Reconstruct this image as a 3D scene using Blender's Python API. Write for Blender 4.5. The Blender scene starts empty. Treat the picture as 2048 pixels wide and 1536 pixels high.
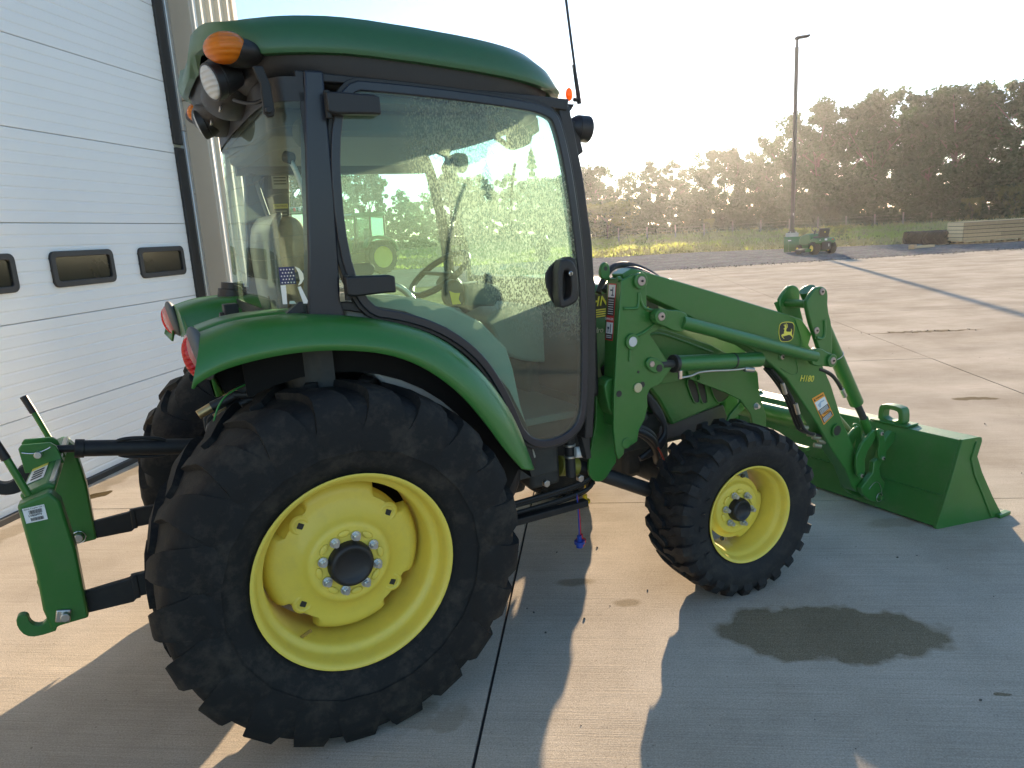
import bpy, bmesh, math, random
from mathutils import Vector, Matrix
random.seed(7)
PI = math.pi
S = bpy.context.scene
COL = S.collection

# ---------------------------------------------------------------- camera, sky, sun, exposure
cam_d = bpy.data.cameras.new('camera'); cam = bpy.data.objects.new('camera', cam_d); COL.objects.link(cam)
cam_d.sensor_fit = 'HORIZONTAL'; cam_d.sensor_width = 36.0; cam_d.lens = 24.80
cam_d.clip_start = 0.05; cam_d.clip_end = 3000
yaw, pitch, roll = math.radians(27.683), math.radians(12.07), math.radians(3.324)
fwd = Vector((math.sin(yaw)*math.cos(pitch), math.cos(yaw)*math.cos(pitch), -math.sin(pitch)))
r0 = Vector((math.cos(yaw), -math.sin(yaw), 0)); u0 = r0.cross(fwd)
rt = r0*math.cos(roll) - u0*math.sin(roll); up = r0*math.sin(roll) + u0*math.cos(roll)
M = Matrix((rt, up, -fwd)).transposed().to_4x4(); M.translation = Vector((-0.509, -2.94, 1.634))
cam.matrix_world = M
S.camera = cam

SUN_AZ, SUN_EL = 47.5, 9.3
w = bpy.data.worlds.new('World'); S.world = w; w.use_nodes = True
nt = w.node_tree; nt.nodes.clear()
sky = nt.nodes.new('ShaderNodeTexSky'); sky.sky_type = 'NISHITA'; sky.sun_disc = False
sky.sun_elevation = math.radians(SUN_EL); sky.sun_rotation = math.radians(90-SUN_AZ)
sky.altitude = 200; sky.air_density = 0.85; sky.dust_density = 0.10; sky.ozone_density = 1.9
bg = nt.nodes.new('ShaderNodeBackground'); bg.inputs['Strength'].default_value = 0.093
wo = nt.nodes.new('ShaderNodeOutputWorld')
nt.links.new(sky.outputs[0], bg.inputs[0]); nt.links.new(bg.outputs[0], wo.inputs[0])

sl = bpy.data.lights.new('sun', 'SUN'); sl.energy = 5.0; sl.angle = math.radians(0.55); sl.color = (1.0, 0.79, 0.56)
sun = bpy.data.objects.new('sun', sl); COL.objects.link(sun)
sd = Vector((math.cos(math.radians(SUN_EL))*math.cos(math.radians(SUN_AZ)), math.cos(math.radians(SUN_EL))*math.sin(math.radians(SUN_AZ)), math.sin(math.radians(SUN_EL))))
sun.rotation_euler = sd.to_track_quat('Z', 'Y').to_euler(); sun.location = (0, 0, 30)
S.view_settings.view_transform = 'Standard'; S.view_settings.look = 'None'
S.view_settings.exposure = 2.08; S.view_settings.gamma = 1; S.view_settings.use_curve_mapping = False
S.render.engine = 'CYCLES'
S.cycles.transparent_max_bounces = 24; S.cycles.max_bounces = 10; S.cycles.use_denoising = True
S.cycles.volume_bounces = 1

# ---------------------------------------------------------------- materials
MATS = {}
def mat(name, col, rough=.5, metal=0, coat=0, var=.10, vscale=6, bump=0, bscale=60, spec=.5, dirt=0, dirtcol=(.23,.20,.16), emis=None):
    if name in MATS: return MATS[name]
    m = bpy.data.materials.new(name); m.use_nodes = True; nt = m.node_tree; b = nt.nodes['Principled BSDF']
    b.inputs['Roughness'].default_value = rough; b.inputs['Metallic'].default_value = metal
    b.inputs['Coat Weight'].default_value = coat; b.inputs['Coat Roughness'].default_value = .12
    b.inputs['Specular IOR Level'].default_value = spec
    tc = nt.nodes.new('ShaderNodeTexCoord')
    n = nt.nodes.new('ShaderNodeTexNoise'); n.inputs['Scale'].default_value = vscale; n.inputs['Detail'].default_value = 8; n.inputs['Roughness'].default_value = .65
    nt.links.new(tc.outputs['Object'], n.inputs['Vector'])
    mx = nt.nodes.new('ShaderNodeMix'); mx.data_type = 'RGBA'
    mx.inputs['A'].default_value = (*[c*(1-var) for c in col], 1); mx.inputs['B'].default_value = (*[min(1, c*(1+var)) for c in col], 1)
    nt.links.new(n.outputs['Fac'], mx.inputs['Factor']); out = mx.outputs['Result']
    if dirt:
        n2 = nt.nodes.new('ShaderNodeTexNoise'); n2.inputs['Scale'].default_value = 11; n2.inputs['Detail'].default_value = 10; n2.inputs['Roughness'].default_value = .75
        nt.links.new(tc.outputs['Object'], n2.inputs['Vector'])
        r = nt.nodes.new('ShaderNodeMapRange'); r.inputs['From Min'].default_value = .48; r.inputs['From Max'].default_value = .78; r.inputs['To Max'].default_value = dirt
        nt.links.new(n2.outputs['Fac'], r.inputs['Value'])
        m2 = nt.nodes.new('ShaderNodeMix'); m2.data_type = 'RGBA'; m2.inputs['B'].default_value = (*dirtcol, 1)
        nt.links.new(r.outputs[0], m2.inputs['Factor']); nt.links.new(out, m2.inputs['A']); out = m2.outputs['Result']
        rr = nt.nodes.new('ShaderNodeMapRange'); rr.inputs['To Min'].default_value = max(.05, rough-.06); rr.inputs['To Max'].default_value = min(1, rough+.18)
        nt.links.new(n2.outputs['Fac'], rr.inputs['Value']); nt.links.new(rr.outputs[0], b.inputs['Roughness'])
    nt.links.new(out, b.inputs['Base Color'])
    if bump:
        n3 = nt.nodes.new('ShaderNodeTexNoise'); n3.inputs['Scale'].default_value = bscale; n3.inputs['Detail'].default_value = 6
        nt.links.new(tc.outputs['Object'], n3.inputs['Vector'])
        bp = nt.nodes.new('ShaderNodeBump'); bp.inputs['Strength'].default_value = bump; bp.inputs['Distance'].default_value = .01
        nt.links.new(n3.outputs['Fac'], bp.inputs['Height']); nt.links.new(bp.outputs[0], b.inputs['Normal'])
    if emis:
        b.inputs['Emission Color'].default_value = (*emis[:3], 1); b.inputs['Emission Strength'].default_value = emis[3]
    MATS[name] = m
    return m
GREEN = mat('green_paint', (.028, .150, .022), .34, coat=.25, var=.08, vscale=3, bump=.03, bscale=160, dirt=.22, dirtcol=(.12, .16, .08))
GREENB = mat('bucket_green', (.024, .140, .022), .42, coat=.12, var=.14, vscale=5, bump=.06, bscale=90, dirt=.42, dirtcol=(.11, .16, .08))
GREENR = mat('roof_green', (.022, .100, .032), .38, coat=.2, var=.08, vscale=3, dirt=.15, dirtcol=(.07, .13, .06))
YELLOW = mat('wheel_yellow', (.78, .61, .085), .46, coat=.15, var=.07, vscale=4, bump=.04, bscale=120, dirt=.30, dirtcol=(.46, .36, .12))
TYRE = mat('tyre_rubber', (.0125, .0125, .0125), .70, spec=.25, var=.3, vscale=7, bump=.15, bscale=220, dirt=1, dirtcol=(.062, .052, .040))
TYREF = mat('front_tyre_rubber', (.014, .0145, .016), .64, spec=.3, var=.3, vscale=9, bump=.2, bscale=200, dirt=.9, dirtcol=(.058, .052, .044))
BLACK = mat('black_metal', (.016, .016, .016), .46, spec=.35, var=.2, dirt=.3, dirtcol=(.06, .055, .045))
PLAST = mat('black_plastic', (.015, .014, .0145), .48, var=.12, bump=.12, bscale=500)
TRIM = mat('door_frame_paint', (.014, .017, .026), .36, var=.1, coat=.1)
RUBB = mat('rubber_hose', (.014, .014, .015), .5, var=.2)
STEEL = mat('bare_steel', (.55, .53, .50), .32, metal=1, var=.12, vscale=30, dirt=.25)
CHROME = mat('chrome', (.7, .7, .7), .12, metal=1, var=.05)
PIN = mat('pin_steel', (.46, .36, .32), .5, metal=.7, var=.3, vscale=60)
GREY = mat('interior_grey', (.36, .36, .33), .6, var=.08, bump=.1, bscale=300)
GREYD = mat('interior_dark_grey', (.13, .13, .125), .65, var=.1)
FABRIC = mat('seat_fabric', (.36, .27, .17), .9, var=.3, vscale=60, bump=.5, bscale=400)
CHASS = mat('chassis_dark', (.03, .032, .03), .6, var=.4, vscale=12, dirt=.5, dirtcol=(.09, .08, .065))
WHITE = mat('white_label', (.78, .78, .76), .45, var=.04)
INK = mat('black_ink', (.02, .02, .02), .5, var=.05)
LYEL = mat('yellow_decal', (.85, .72, .10), .4, var=.04)
ORANGE = mat('orange_decal', (.85, .33, .04), .45, var=.04)
REDD = mat('red_decal', (.62, .04, .04), .45, var=.04)
NAVY = mat('navy_decal', (.02, .03, .12), .45, var=.04)
DOORW = mat('door_white', (.74, .75, .75), .50, var=.03, vscale=2, bump=.25, bscale=260)
TAN = mat('tan_trim', (.40, .35, .28), .5, var=.05)
SIDING = mat('siding_cream', (.62, .55, .42), .45, var=.05)
ALU = mat('galvanised_trim', (.62, .64, .66), .38, metal=.8, var=.1, vscale=20)
CONCP = mat('pale_concrete', (.42, .39, .35), .85, var=.15, vscale=20, bump=.3)
LINER = mat('liner_black', (.010, .010, .010), .8, spec=.15)
WOOD = mat('pine_plank', (.46, .28, .14), .75, var=.25, vscale=8, bump=.3, bscale=40, dirt=.3, dirtcol=(.28, .18, .10))
WOODL = mat('pine_end', (.66, .48, .27), .75, var=.15, vscale=12, bump=.2, bscale=40)
POSTW = mat('weathered_post', (.30, .26, .21), .85, var=.25, vscale=14)
POLE = mat('pole_bronze', (.035, .028, .024), .45, var=.15)

for wm in (WOOD, WOODL, DOORW):        # every plank and section a slightly different shade
    nt = wm.node_tree; b = nt.nodes['Principled BSDF']; src = b.inputs['Base Color'].links[0].from_socket
    oi = nt.nodes.new('ShaderNodeObjectInfo'); mr = nt.nodes.new('ShaderNodeMapRange'); k = .012 if wm is DOORW else .14; mr.inputs['To Min'].default_value = 1-k*1.6; mr.inputs['To Max'].default_value = 1+k
    nt.links.new(oi.outputs['Random'], mr.inputs['Value']); mu = nt.nodes.new('ShaderNodeMix'); mu.data_type = 'RGBA'; mu.blend_type = 'MULTIPLY'; mu.inputs['Factor'].default_value = 1
    nt.links.new(src, mu.inputs['A']); nt.links.new(mr.outputs[0], mu.inputs['B']); nt.links.new(mu.outputs['Result'], b.inputs['Base Color'])

def lens_mat(name, col, tr=.5):
    m = bpy.data.materials.new(name); m.use_nodes = True; b = m.node_tree.nodes['Principled BSDF']
    b.inputs['Base Color'].default_value = (*col, 1); b.inputs['Roughness'].default_value = .18; b.inputs['Coat Weight'].default_value = .6
    t = m.node_tree.nodes.new('ShaderNodeBsdfTranslucent'); t.inputs['Color'].default_value = (*col, 1)
    wv = m.node_tree.nodes.new('ShaderNodeTexWave'); wv.bands_direction = 'Z'; wv.inputs['Scale'].default_value = 22
    tc = m.node_tree.nodes.new('ShaderNodeTexCoord'); m.node_tree.links.new(tc.outputs['Object'], wv.inputs['Vector'])
    bp = m.node_tree.nodes.new('ShaderNodeBump'); bp.inputs['Strength'].default_value = .6; bp.inputs['Distance'].default_value = .004
    m.node_tree.links.new(wv.outputs['Fac'], bp.inputs['Height']); m.node_tree.links.new(bp.outputs[0], b.inputs['Normal'])
    mx = m.node_tree.nodes.new('ShaderNodeMixShader'); mx.inputs[0].default_value = tr
    m.node_tree.links.new(b.outputs[0], mx.inputs[1]); m.node_tree.links.new(t.outputs[0], mx.inputs[2])
    m.node_tree.links.new(mx.outputs[0], m.node_tree.nodes['Material Output'].inputs['Surface'])
    return m
AMBER = lens_mat('amber_lens', (.95, .28, .01), .45); REDL = lens_mat('red_lens', (.75, .012, .015), .3); CLEARL = lens_mat('clear_lens', (.70, .70, .68), .25)

def glass_mat(name, tint, dew=False, refl=1.0):
    m = bpy.data.materials.new(name); m.use_nodes = True; nt = m.node_tree; nt.nodes.clear(); L = nt.links.new
    o = nt.nodes.new('ShaderNodeOutputMaterial'); t = nt.nodes.new('ShaderNodeBsdfTransparent'); t.inputs[0].default_value = (*tint, 1)
    g = nt.nodes.new('ShaderNodeBsdfGlossy'); g.inputs['Roughness'].default_value = .015; g.inputs['Color'].default_value = (.95, 1, .97, 1)
    fr = nt.nodes.new('ShaderNodeFresnel'); fr.inputs[0].default_value = 1.5
    mul = nt.nodes.new('ShaderNodeMath'); mul.operation = 'MULTIPLY'; mul.inputs[1].default_value = refl; L(fr.outputs[0], mul.inputs[0])
    mx = nt.nodes.new('ShaderNodeMixShader'); L(mul.outputs[0], mx.inputs[0]); L(t.outputs[0], mx.inputs[1]); L(g.outputs[0], mx.inputs[2])
    out = mx.outputs[0]
    # a thin film of dust over the pane
    df = nt.nodes.new('ShaderNodeBsdfDiffuse'); df.inputs[0].default_value = (.5, .52, .44, 1)
    tr = nt.nodes.new('ShaderNodeBsdfTranslucent'); tr.inputs[0].default_value = (.56, .72, .52, 1)
    film = nt.nodes.new('ShaderNodeMixShader'); film.inputs[0].default_value = .6; L(df.outputs[0], film.inputs[1]); L(tr.outputs[0], film.inputs[2])
    tc = nt.nodes.new('ShaderNodeTexCoord')
    m2 = nt.nodes.new('ShaderNodeMixShader'); m2.inputs[0].default_value = .07
    L(out, m2.inputs[1]); L(film.outputs[0], m2.inputs[2])
    if dew:
        sx = nt.nodes.new('ShaderNodeSeparateXYZ'); L(tc.outputs['Object'], sx.inputs[0])
        def ell(cx, cz, rx, rz, fall, ang=0):
            c, s = math.cos(ang), math.sin(ang)
            def lin(a, b, k):
                p = nt.nodes.new('ShaderNodeMath'); p.operation = 'MULTIPLY_ADD'; L(sx.outputs['X'], p.inputs[0]); p.inputs[1].default_value = a; p.inputs[2].default_value = k
                q = nt.nodes.new('ShaderNodeMath'); q.operation = 'MULTIPLY_ADD'; L(sx.outputs['Z'], q.inputs[0]); q.inputs[1].default_value = b; L(p.outputs[0], q.inputs[2])
                z = nt.nodes.new('ShaderNodeMath'); z.operation = 'POWER'; z.inputs[1].default_value = 2
                ab = nt.nodes.new('ShaderNodeMath'); ab.operation = 'ABSOLUTE'; L(q.outputs[0], ab.inputs[0]); L(ab.outputs[0], z.inputs[0]); return z
            a = lin(c/rx, s/rx, -(cx*c+cz*s)/rx); b = lin(-s/rz, c/rz, -(-cx*s+cz*c)/rz)
            ad = nt.nodes.new('ShaderNodeMath'); ad.operation = 'ADD'; L(a.outputs[0], ad.inputs[0]); L(b.outputs[0], ad.inputs[1])
            r = nt.nodes.new('ShaderNodeMapRange'); r.inputs['From Min'].default_value = 1; r.inputs['From Max'].default_value = fall; r.inputs['To Min'].default_value = 1; r.inputs['To Max'].default_value = 0; L(ad.outputs[0], r.inputs['Value'])
            return r.outputs[0]
        mask = ell(*dew)
        big = nt.nodes.new('ShaderNodeTexNoise'); big.inputs['Scale'].default_value = 5; big.inputs['Detail'].default_value = 3; L(tc.outputs['Object'], big.inputs['Vector'])
        bm_ = nt.nodes.new('ShaderNodeMapRange'); bm_.inputs['From Min'].default_value = .3; bm_.inputs['From Max'].default_value = .6; bm_.inputs['To Min'].default_value = .55; L(big.outputs['Fac'], bm_.inputs['Value'])
        mk = nt.nodes.new('ShaderNodeMath'); mk.operation = 'MULTIPLY'; L(mask, mk.inputs[0]); L(bm_.outputs[0], mk.inputs[1])
        mp = nt.nodes.new('ShaderNodeMapping'); mp.inputs['Scale'].default_value = (1, 1, .55); L(tc.outputs['Object'], mp.inputs[0])
        n = nt.nodes.new('ShaderNodeTexNoise'); n.inputs['Scale'].default_value = 190; n.inputs['Detail'].default_value = 3; n.inputs['Roughness'].default_value = .7; L(mp.outputs[0], n.inputs['Vector'])
        th = nt.nodes.new('ShaderNodeMapRange'); th.inputs['From Min'].default_value = .44; th.inputs['From Max'].default_value = .60; L(n.outputs['Fac'], th.inputs['Value'])
        dd = nt.nodes.new('ShaderNodeMath'); dd.operation = 'MULTIPLY_ADD'; L(th.outputs[0], dd.inputs[0]); dd.inputs[1].default_value = .50; dd.inputs[2].default_value = .13
        fin = nt.nodes.new('ShaderNodeMath'); fin.operation = 'MULTIPLY_ADD'; fin.use_clamp = True; L(dd.outputs[0], fin.inputs[0]); L(mk.outputs[0], fin.inputs[1]); fin.inputs[2].default_value = .10
        L(fin.outputs[0], m2.inputs[0])
    L(m2.outputs[0], o.inputs[0])
    return m
GLASS = glass_mat('cab_glass', (.76, .93, .85)); GLASSR = glass_mat('rear_glass', (.82, .93, .89), refl=.55)
GLASSD = glass_mat('dewy_door_glass', (.58, .84, .72), dew=(.74, 1.68, .34, .17, 3.6, -.95)); GLASSW = glass_mat('windscreen_glass', (.84, .95, .90), refl=.25)
PANE = mat('dark_pane', (.018, .019, .015), .10, spec=.35, var=.5, vscale=2)

# ---------------------------------------------------------------- mesh helpers
def link(name, me, m, parent=None, loc=None, rot=None, bevel=0, seg=2, smooth=35):
    o = bpy.data.objects.new(name, me); COL.objects.link(o)
    if m is not None: me.materials.append(m)
    if smooth:
        me.shade_smooth(); me.set_sharp_from_angle(angle=math.radians(smooth))
    if bevel:
        b = o.modifiers.new('bevel', 'BEVEL'); b.width = bevel; b.segments = seg; b.limit_method = 'ANGLE'; b.angle_limit = math.radians(40)
    if parent is not None: o.parent = parent
    if loc: o.location = loc
    if rot: o.rotation_euler = rot
    return o
def from_bm(name, bm, m, parent=None, **k):
    bmesh.ops.recalc_face_normals(bm, faces=bm.faces)
    me = bpy.data.meshes.new(name); bm.to_mesh(me); bm.free()
    return link(name, me, m, parent, **k)
def empty(name, label=None, cat=None, loc=(0, 0, 0), rz=0, group=None, parent=None):
    o = bpy.data.objects.new(name, None); COL.objects.link(o); o.location = loc; o.rotation_euler = (0, 0, rz); o.empty_display_size = .2
    if parent is not None: o.parent = parent
    tag(o, label, cat, group); return o
def tag(o, label=None, cat=None, group=None, kind=None):
    if label: o['label'] = label
    if cat: o['category'] = cat
    if group: o['group'] = group
    if kind: o['kind'] = kind
    return o
def a_box(bm, c, s, mtx=None):
    M_ = Matrix.Translation(Vector(c)) @ (mtx if mtx else Matrix()) @ Matrix.Diagonal((*s, 1))
    bmesh.ops.create_cube(bm, size=1, matrix=M_)
def a_cyl(bm, p0, p1, r, seg=20, r2=None, caps=True):
    p0, p1 = Vector(p0), Vector(p1); d = p1-p0
    M_ = Matrix.Translation((p0+p1)/2) @ d.to_track_quat('Z', 'Y').to_matrix().to_4x4()
    bmesh.ops.create_cone(bm, cap_ends=caps, segments=seg, radius1=r, radius2=r if r2 is None else r2, depth=d.length, matrix=M_)
def a_sph(bm, c, r, s=(1, 1, 1), u=20, v=12, mtx=None):
    bmesh.ops.create_uvsphere(bm, u_segments=u, v_segments=v, radius=r, matrix=Matrix.Translation(Vector(c)) @ (mtx if mtx else Matrix()) @ Matrix.Diagonal((*s, 1)))
def a_prism(bm, pts, y0, y1, ax='y'):
    def P(a, b, t): return (a, t, b) if ax == 'y' else ((t, a, b) if ax == 'x' else (a, b, t))
    A = [bm.verts.new(P(a, b, y0)) for a, b in pts]; B = [bm.verts.new(P(a, b, y1)) for a, b in pts]
    n = len(pts); bm.faces.new(A); bm.faces.new(B[::-1])
    for i in range(n): bm.faces.new((A[i], B[i], B[(i+1) % n], A[(i+1) % n]))
def a_lathe(bm, prof, c, seg=48, close=False):
    """prof of (y, r) round an axis along y through c=(x, z)"""
    rings = []
    for y, r in prof:
        rings.append([bm.verts.new((c[0]+r*math.cos(2*PI*k/seg), y, c[1]+r*math.sin(2*PI*k/seg))) for k in range(seg)] if r > 1e-5 else [bm.verts.new((c[0], y, c[1]))])
    R_ = list(zip(rings, rings[1:])) + ([(rings[-1], rings[0])] if close else [])
    for a, b in R_:
        for k in range(seg):
            k2 = (k+1) % seg
            if len(a) == 1 and len(b) == 1: continue
            if len(a) == 1: bm.faces.new((a[0], b[k2], b[k]))
            elif len(b) == 1: bm.faces.new((a[k], a[k2], b[0]))
            else: bm.faces.new((a[k], a[k2], b[k2], b[k]))
def chaikin(p, it=2, closed=True, k=.25):
    for _ in range(it):
        q = []
        n = len(p)
        for i in range(n if closed else n-1):
            a, b = p[i], p[(i+1) % n]
            q.append(tuple(a[j]*(1-k)+b[j]*k for j in range(len(a)))); q.append(tuple(a[j]*k+b[j]*(1-k) for j in range(len(a))))
        if not closed: q = [p[0]]+q+[p[-1]]
        p = q
    return p
def offset(p, d):
    n = len(p); A = sum(p[i][0]*p[(i+1) % n][1]-p[(i+1) % n][0]*p[i][1] for i in range(n)); s = 1 if A > 0 else -1
    o = []
    for i in range(n):
        a, b, c = Vector(p[i-1]), Vector(p[i]), Vector(p[(i+1) % n])
        e1 = (b-a).normalized(); e2 = (c-b).normalized(); t = (e1+e2)
        if t.length < 1e-6: t = e1
        t.normalize(); nn = Vector((-t.y, t.x))*s; k = max(.5, abs(nn.dot(Vector((-e1.y, e1.x)))))
        o.append(tuple(b+nn*(d/k)))
    return o
def prism(name, pts, y0, y1, m, parent=None, ax='y', bevel=.004, seg=2, holes=None, smooth=35):
    bm = bmesh.new(); a_prism(bm, pts, y0, y1, ax); return from_bm(name, bm, m, parent, bevel=bevel, seg=seg, smooth=smooth)
def ring(name, outer, inner, y0, y1, m, parent=None, bevel=.003):
    bm = bmesh.new(); n = len(outer)
    V = [[bm.verts.new((a, y, b)) for a, b in P] for P, y in ((outer, y0), (inner, y0), (inner, y1), (outer, y1))]
    for j in range(4):
        for i in range(n): bm.faces.new((V[j][i], V[j][(i+1) % n], V[(j+1) % 4][(i+1) % n], V[(j+1) % 4][i]))
    return from_bm(name, bm, m, parent, bevel=bevel)
def box(name, c, s, m, parent=None, rot=None, bevel=.004, **k):
    bm = bmesh.new(); a_box(bm, (0, 0, 0), s); return from_bm(name, bm, m, parent, loc=c, rot=rot, bevel=bevel, **k)
def cyl(name, p0, p1, r, m, parent=None, seg=24, r2=None, bevel=.002):
    bm = bmesh.new(); a_cyl(bm, p0, p1, r, seg, r2); return from_bm(name, bm, m, parent, bevel=bevel)
def sph(name, c, r, m, parent=None, s=(1, 1, 1), rot=None, u=24, v=14):
    bm = bmesh.new(); a_sph(bm, (0, 0, 0), r, s, u, v); return from_bm(name, bm, m, parent, loc=c, rot=rot, smooth=180)
def tube(name, pts, r, m, parent=None, res=8, cyclic=False, poly=False):
    cu = bpy.data.curves.new(name, 'CURVE'); cu.dimensions = '3D'; cu.bevel_depth = r; cu.bevel_resolution = 3; cu.resolution_u = res; cu.use_fill_caps = True
    sp = cu.splines.new('POLY' if poly else 'NURBS'); sp.points.add(len(pts)-1)
    for q, p in zip(sp.points, pts): q.co = (*p, 1)
    if not poly: sp.order_u = 3; sp.use_endpoint_u = True
    sp.use_cyclic_u = cyclic
    t = bpy.data.objects.new('t', cu); me = bpy.data.meshes.new_from_object(t); bpy.data.objects.remove(t); bpy.data.curves.remove(cu)
    return link(name, me, m, parent, smooth=50)
def text(name, s, size, m, parent, loc, rot, ext=.0008, shear=0, space=1, align='CENTER', off=0):
    cu = bpy.data.curves.new(name, 'FONT'); cu.body = s; cu.size = size; cu.extrude = ext; cu.shear = shear; cu.space_character = space; cu.align_x = align; cu.align_y = 'CENTER'; cu.offset = off; cu.resolution_u = 3
    t = bpy.data.objects.new('t', cu); me = bpy.data.meshes.new_from_object(t); bpy.data.objects.remove(t); bpy.data.curves.remove(cu)
    return link(name, me, m, parent, loc=loc, rot=rot, smooth=0)
def quad(name, corners, m, parent=None, th=.0012):
    """thin sticker: four corners in 3d, given a little thickness toward its normal"""
    c = [Vector(p) for p in corners]; n = (c[1]-c[0]).cross(c[3]-c[0]).normalized()*th
    bm = bmesh.new(); a = [bm.verts.new(p) for p in c]; b = [bm.verts.new(p+n) for p in c]
    bm.faces.new(a[::-1]); bm.faces.new(b)
    for i in range(4): bm.faces.new((a[i], a[(i+1) % 4], b[(i+1) % 4], b[i]))
    return from_bm(name, bm, m, parent, smooth=0)
def at_y(p, y): return (p[0], y, p[1])
PK1 = (10.60, 32.88); PK2 = (5.44, 25.44); PO = (18.81, 55.97)
FPOS = [(41.71, 63.83), (44.86, 62.95), (47.98, 61.94), (51.06, 60.81), (54.09, 59.57), (57.06, 58.23), (59.95, 56.80), (62.77, 55.30), (65.51, 53.72), (68.16, 52.09), (70.73, 50.41), (73.21, 48.69), (75.59, 46.95), (77.90, 45.19), (80.11, 43.42), (82.25, 41.64), (84.30, 39.87), (86.28, 38.10), (88.18, 36.34)]
HAZE_D = .00024

# ================================================================ SETTING
def ground_mat():
    m = bpy.data.materials.new('dry_grass_field'); m.use_nodes = True; nt = m.node_tree; b = nt.nodes['Principled BSDF']; L = nt.links.new
    b.inputs['Roughness'].default_value = .95; b.inputs['Specular IOR Level'].default_value = .0
    tc = nt.nodes.new('ShaderNodeTexCoord')
    def noise(sc, det=6, vec=None):
        n = nt.nodes.new('ShaderNodeTexNoise'); n.inputs['Scale'].default_value = sc; n.inputs['Detail'].default_value = det; n.inputs['Roughness'].default_value = .7
        L(vec or tc.outputs['Object'], n.inputs['Vector']); return n
    mp = nt.nodes.new('ShaderNodeMapping'); mp.inputs['Rotation'].default_value = (0, 0, math.radians(30)); mp.inputs['Scale'].default_value = (.25, 1, 1); L(tc.outputs['Object'], mp.inputs[0])
    n1 = noise(.35, 8, mp.outputs[0]); n2 = noise(3, 8)
    cr = nt.nodes.new('ShaderNodeValToRGB'); e = cr.color_ramp.elements; e[0].position = .38; e[0].color = (.14, .15, .06, 1); e[1].position = .62; e[1].color = (.36, .30, .16, 1)
    L(n1.outputs['Fac'], cr.inputs[0])
    cr2 = nt.nodes.new('ShaderNodeValToRGB'); e = cr2.color_ramp.elements; e[0].position = .35; e[0].color = (.45, .45, .4, 1); e[1].position = .65; e[1].color = (1.15, 1.15, 1.1, 1); L(n2.outputs['Fac'], cr2.inputs[0])
    mu = nt.nodes.new('ShaderNodeMix'); mu.data_type = 'RGBA'; mu.blend_type = 'MULTIPLY'; mu.inputs['Factor'].default_value = 1; L(cr.outputs[0], mu.inputs['A']); L(cr2.outputs[0], mu.inputs['B'])
    L(mu.outputs['Result'], b.inputs['Base Color'])
    bp = nt.nodes.new('ShaderNodeBump'); bp.inputs['Strength'].default_value = 1; bp.inputs['Distance'].default_value = .07; L(n2.outputs['Fac'], bp.inputs['Height']); L(bp.outputs[0], b.inputs['Normal'])
    return m
bm = bmesh.new(); bmesh.ops.create_grid(bm, x_segments=2, y_segments=2, size=1500)
o = from_bm('ground', bm, ground_mat(), smooth=0); o.location = (0, 0, -.05); tag(o, kind='structure')

def gravel_mat():
    m = bpy.data.materials.new('grey_gravel'); m.use_nodes = True; nt = m.node_tree; b = nt.nodes['Principled BSDF']; L = nt.links.new
    b.inputs['Roughness'].default_value = .9; b.inputs['Specular IOR Level'].default_value = .0; tc = nt.nodes.new('ShaderNodeTexCoord')
    v = nt.nodes.new('ShaderNodeTexVoronoi'); v.inputs['Scale'].default_value = 14; L(tc.outputs['Object'], v.inputs['Vector'])
    n = nt.nodes.new('ShaderNodeTexNoise'); n.inputs['Scale'].default_value = .8; n.inputs['Detail'].default_value = 10; n.inputs['Roughness'].default_value = .8; L(tc.outputs['Object'], n.inputs['Vector'])
    cr = nt.nodes.new('ShaderNodeValToRGB'); e = cr.color_ramp.elements; e[0].position = .3; e[0].color = (.09, .085, .08, 1); e[1].position = .7; e[1].color = (.22, .205, .19, 1); L(n.outputs['Fac'], cr.inputs[0])
    mu = nt.nodes.new('ShaderNodeMix'); mu.data_type = 'RGBA'; mu.blend_type = 'OVERLAY'; mu.inputs['Factor'].default_value = .5; L(cr.outputs[0], mu.inputs['A']); L(v.outputs['Color'], mu.inputs['B'])
    hs = nt.nodes.new('ShaderNodeHueSaturation'); hs.inputs['Saturation'].default_value = .35; L(mu.outputs['Result'], hs.inputs['Color']); L(hs.outputs[0], b.inputs['Base Color'])
    bp = nt.nodes.new('ShaderNodeBump'); bp.inputs['Strength'].default_value = .8; bp.inputs['Distance'].default_value = .03; L(v.outputs['Distance'], bp.inputs['Height']); L(bp.outputs[0], b.inputs['Normal'])
    return m
GRAV = gravel_mat()
bm = bmesh.new()
far = [(-30, 52), (5, 39.5), (22.97, 30.6), (28.2, 27.6), (36.5, 15.6), (52, -6), (40, -30)]
near = [(-30, 37), (2, 23.2), (16.72, 16.9), (28.68, 11.2), (44, 0), (34, -30)]
rnd = random.Random(3)
def resample(P, n):
    L_ = [0]
    for a, b in zip(P, P[1:]): L_.append(L_[-1]+math.dist(a, b))
    out = []
    for k in range(n+1):
        d = L_[-1]*k/n; i = max(j for j in range(len(P)-1) if L_[j] <= d+1e-9); t = (d-L_[i])/(L_[i+1]-L_[i]); out.append((P[i][0]+(P[i+1][0]-P[i][0])*t, P[i][1]+(P[i+1][1]-P[i][1])*t))
    return out
F_, N_ = resample(far, 110), resample(near, 110)
va = [bm.verts.new((x+rnd.uniform(-.3, .3), y+rnd.uniform(-.3, .3), -.03)) for x, y in F_]; vb = [bm.verts.new((x, y, -.03)) for x, y in N_]
for k in range(110): bm.faces.new((va[k], va[k+1], vb[k+1], vb[k]))
tag(from_bm('gravel_strip', bm, GRAV, smooth=0), kind='structure')

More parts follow.
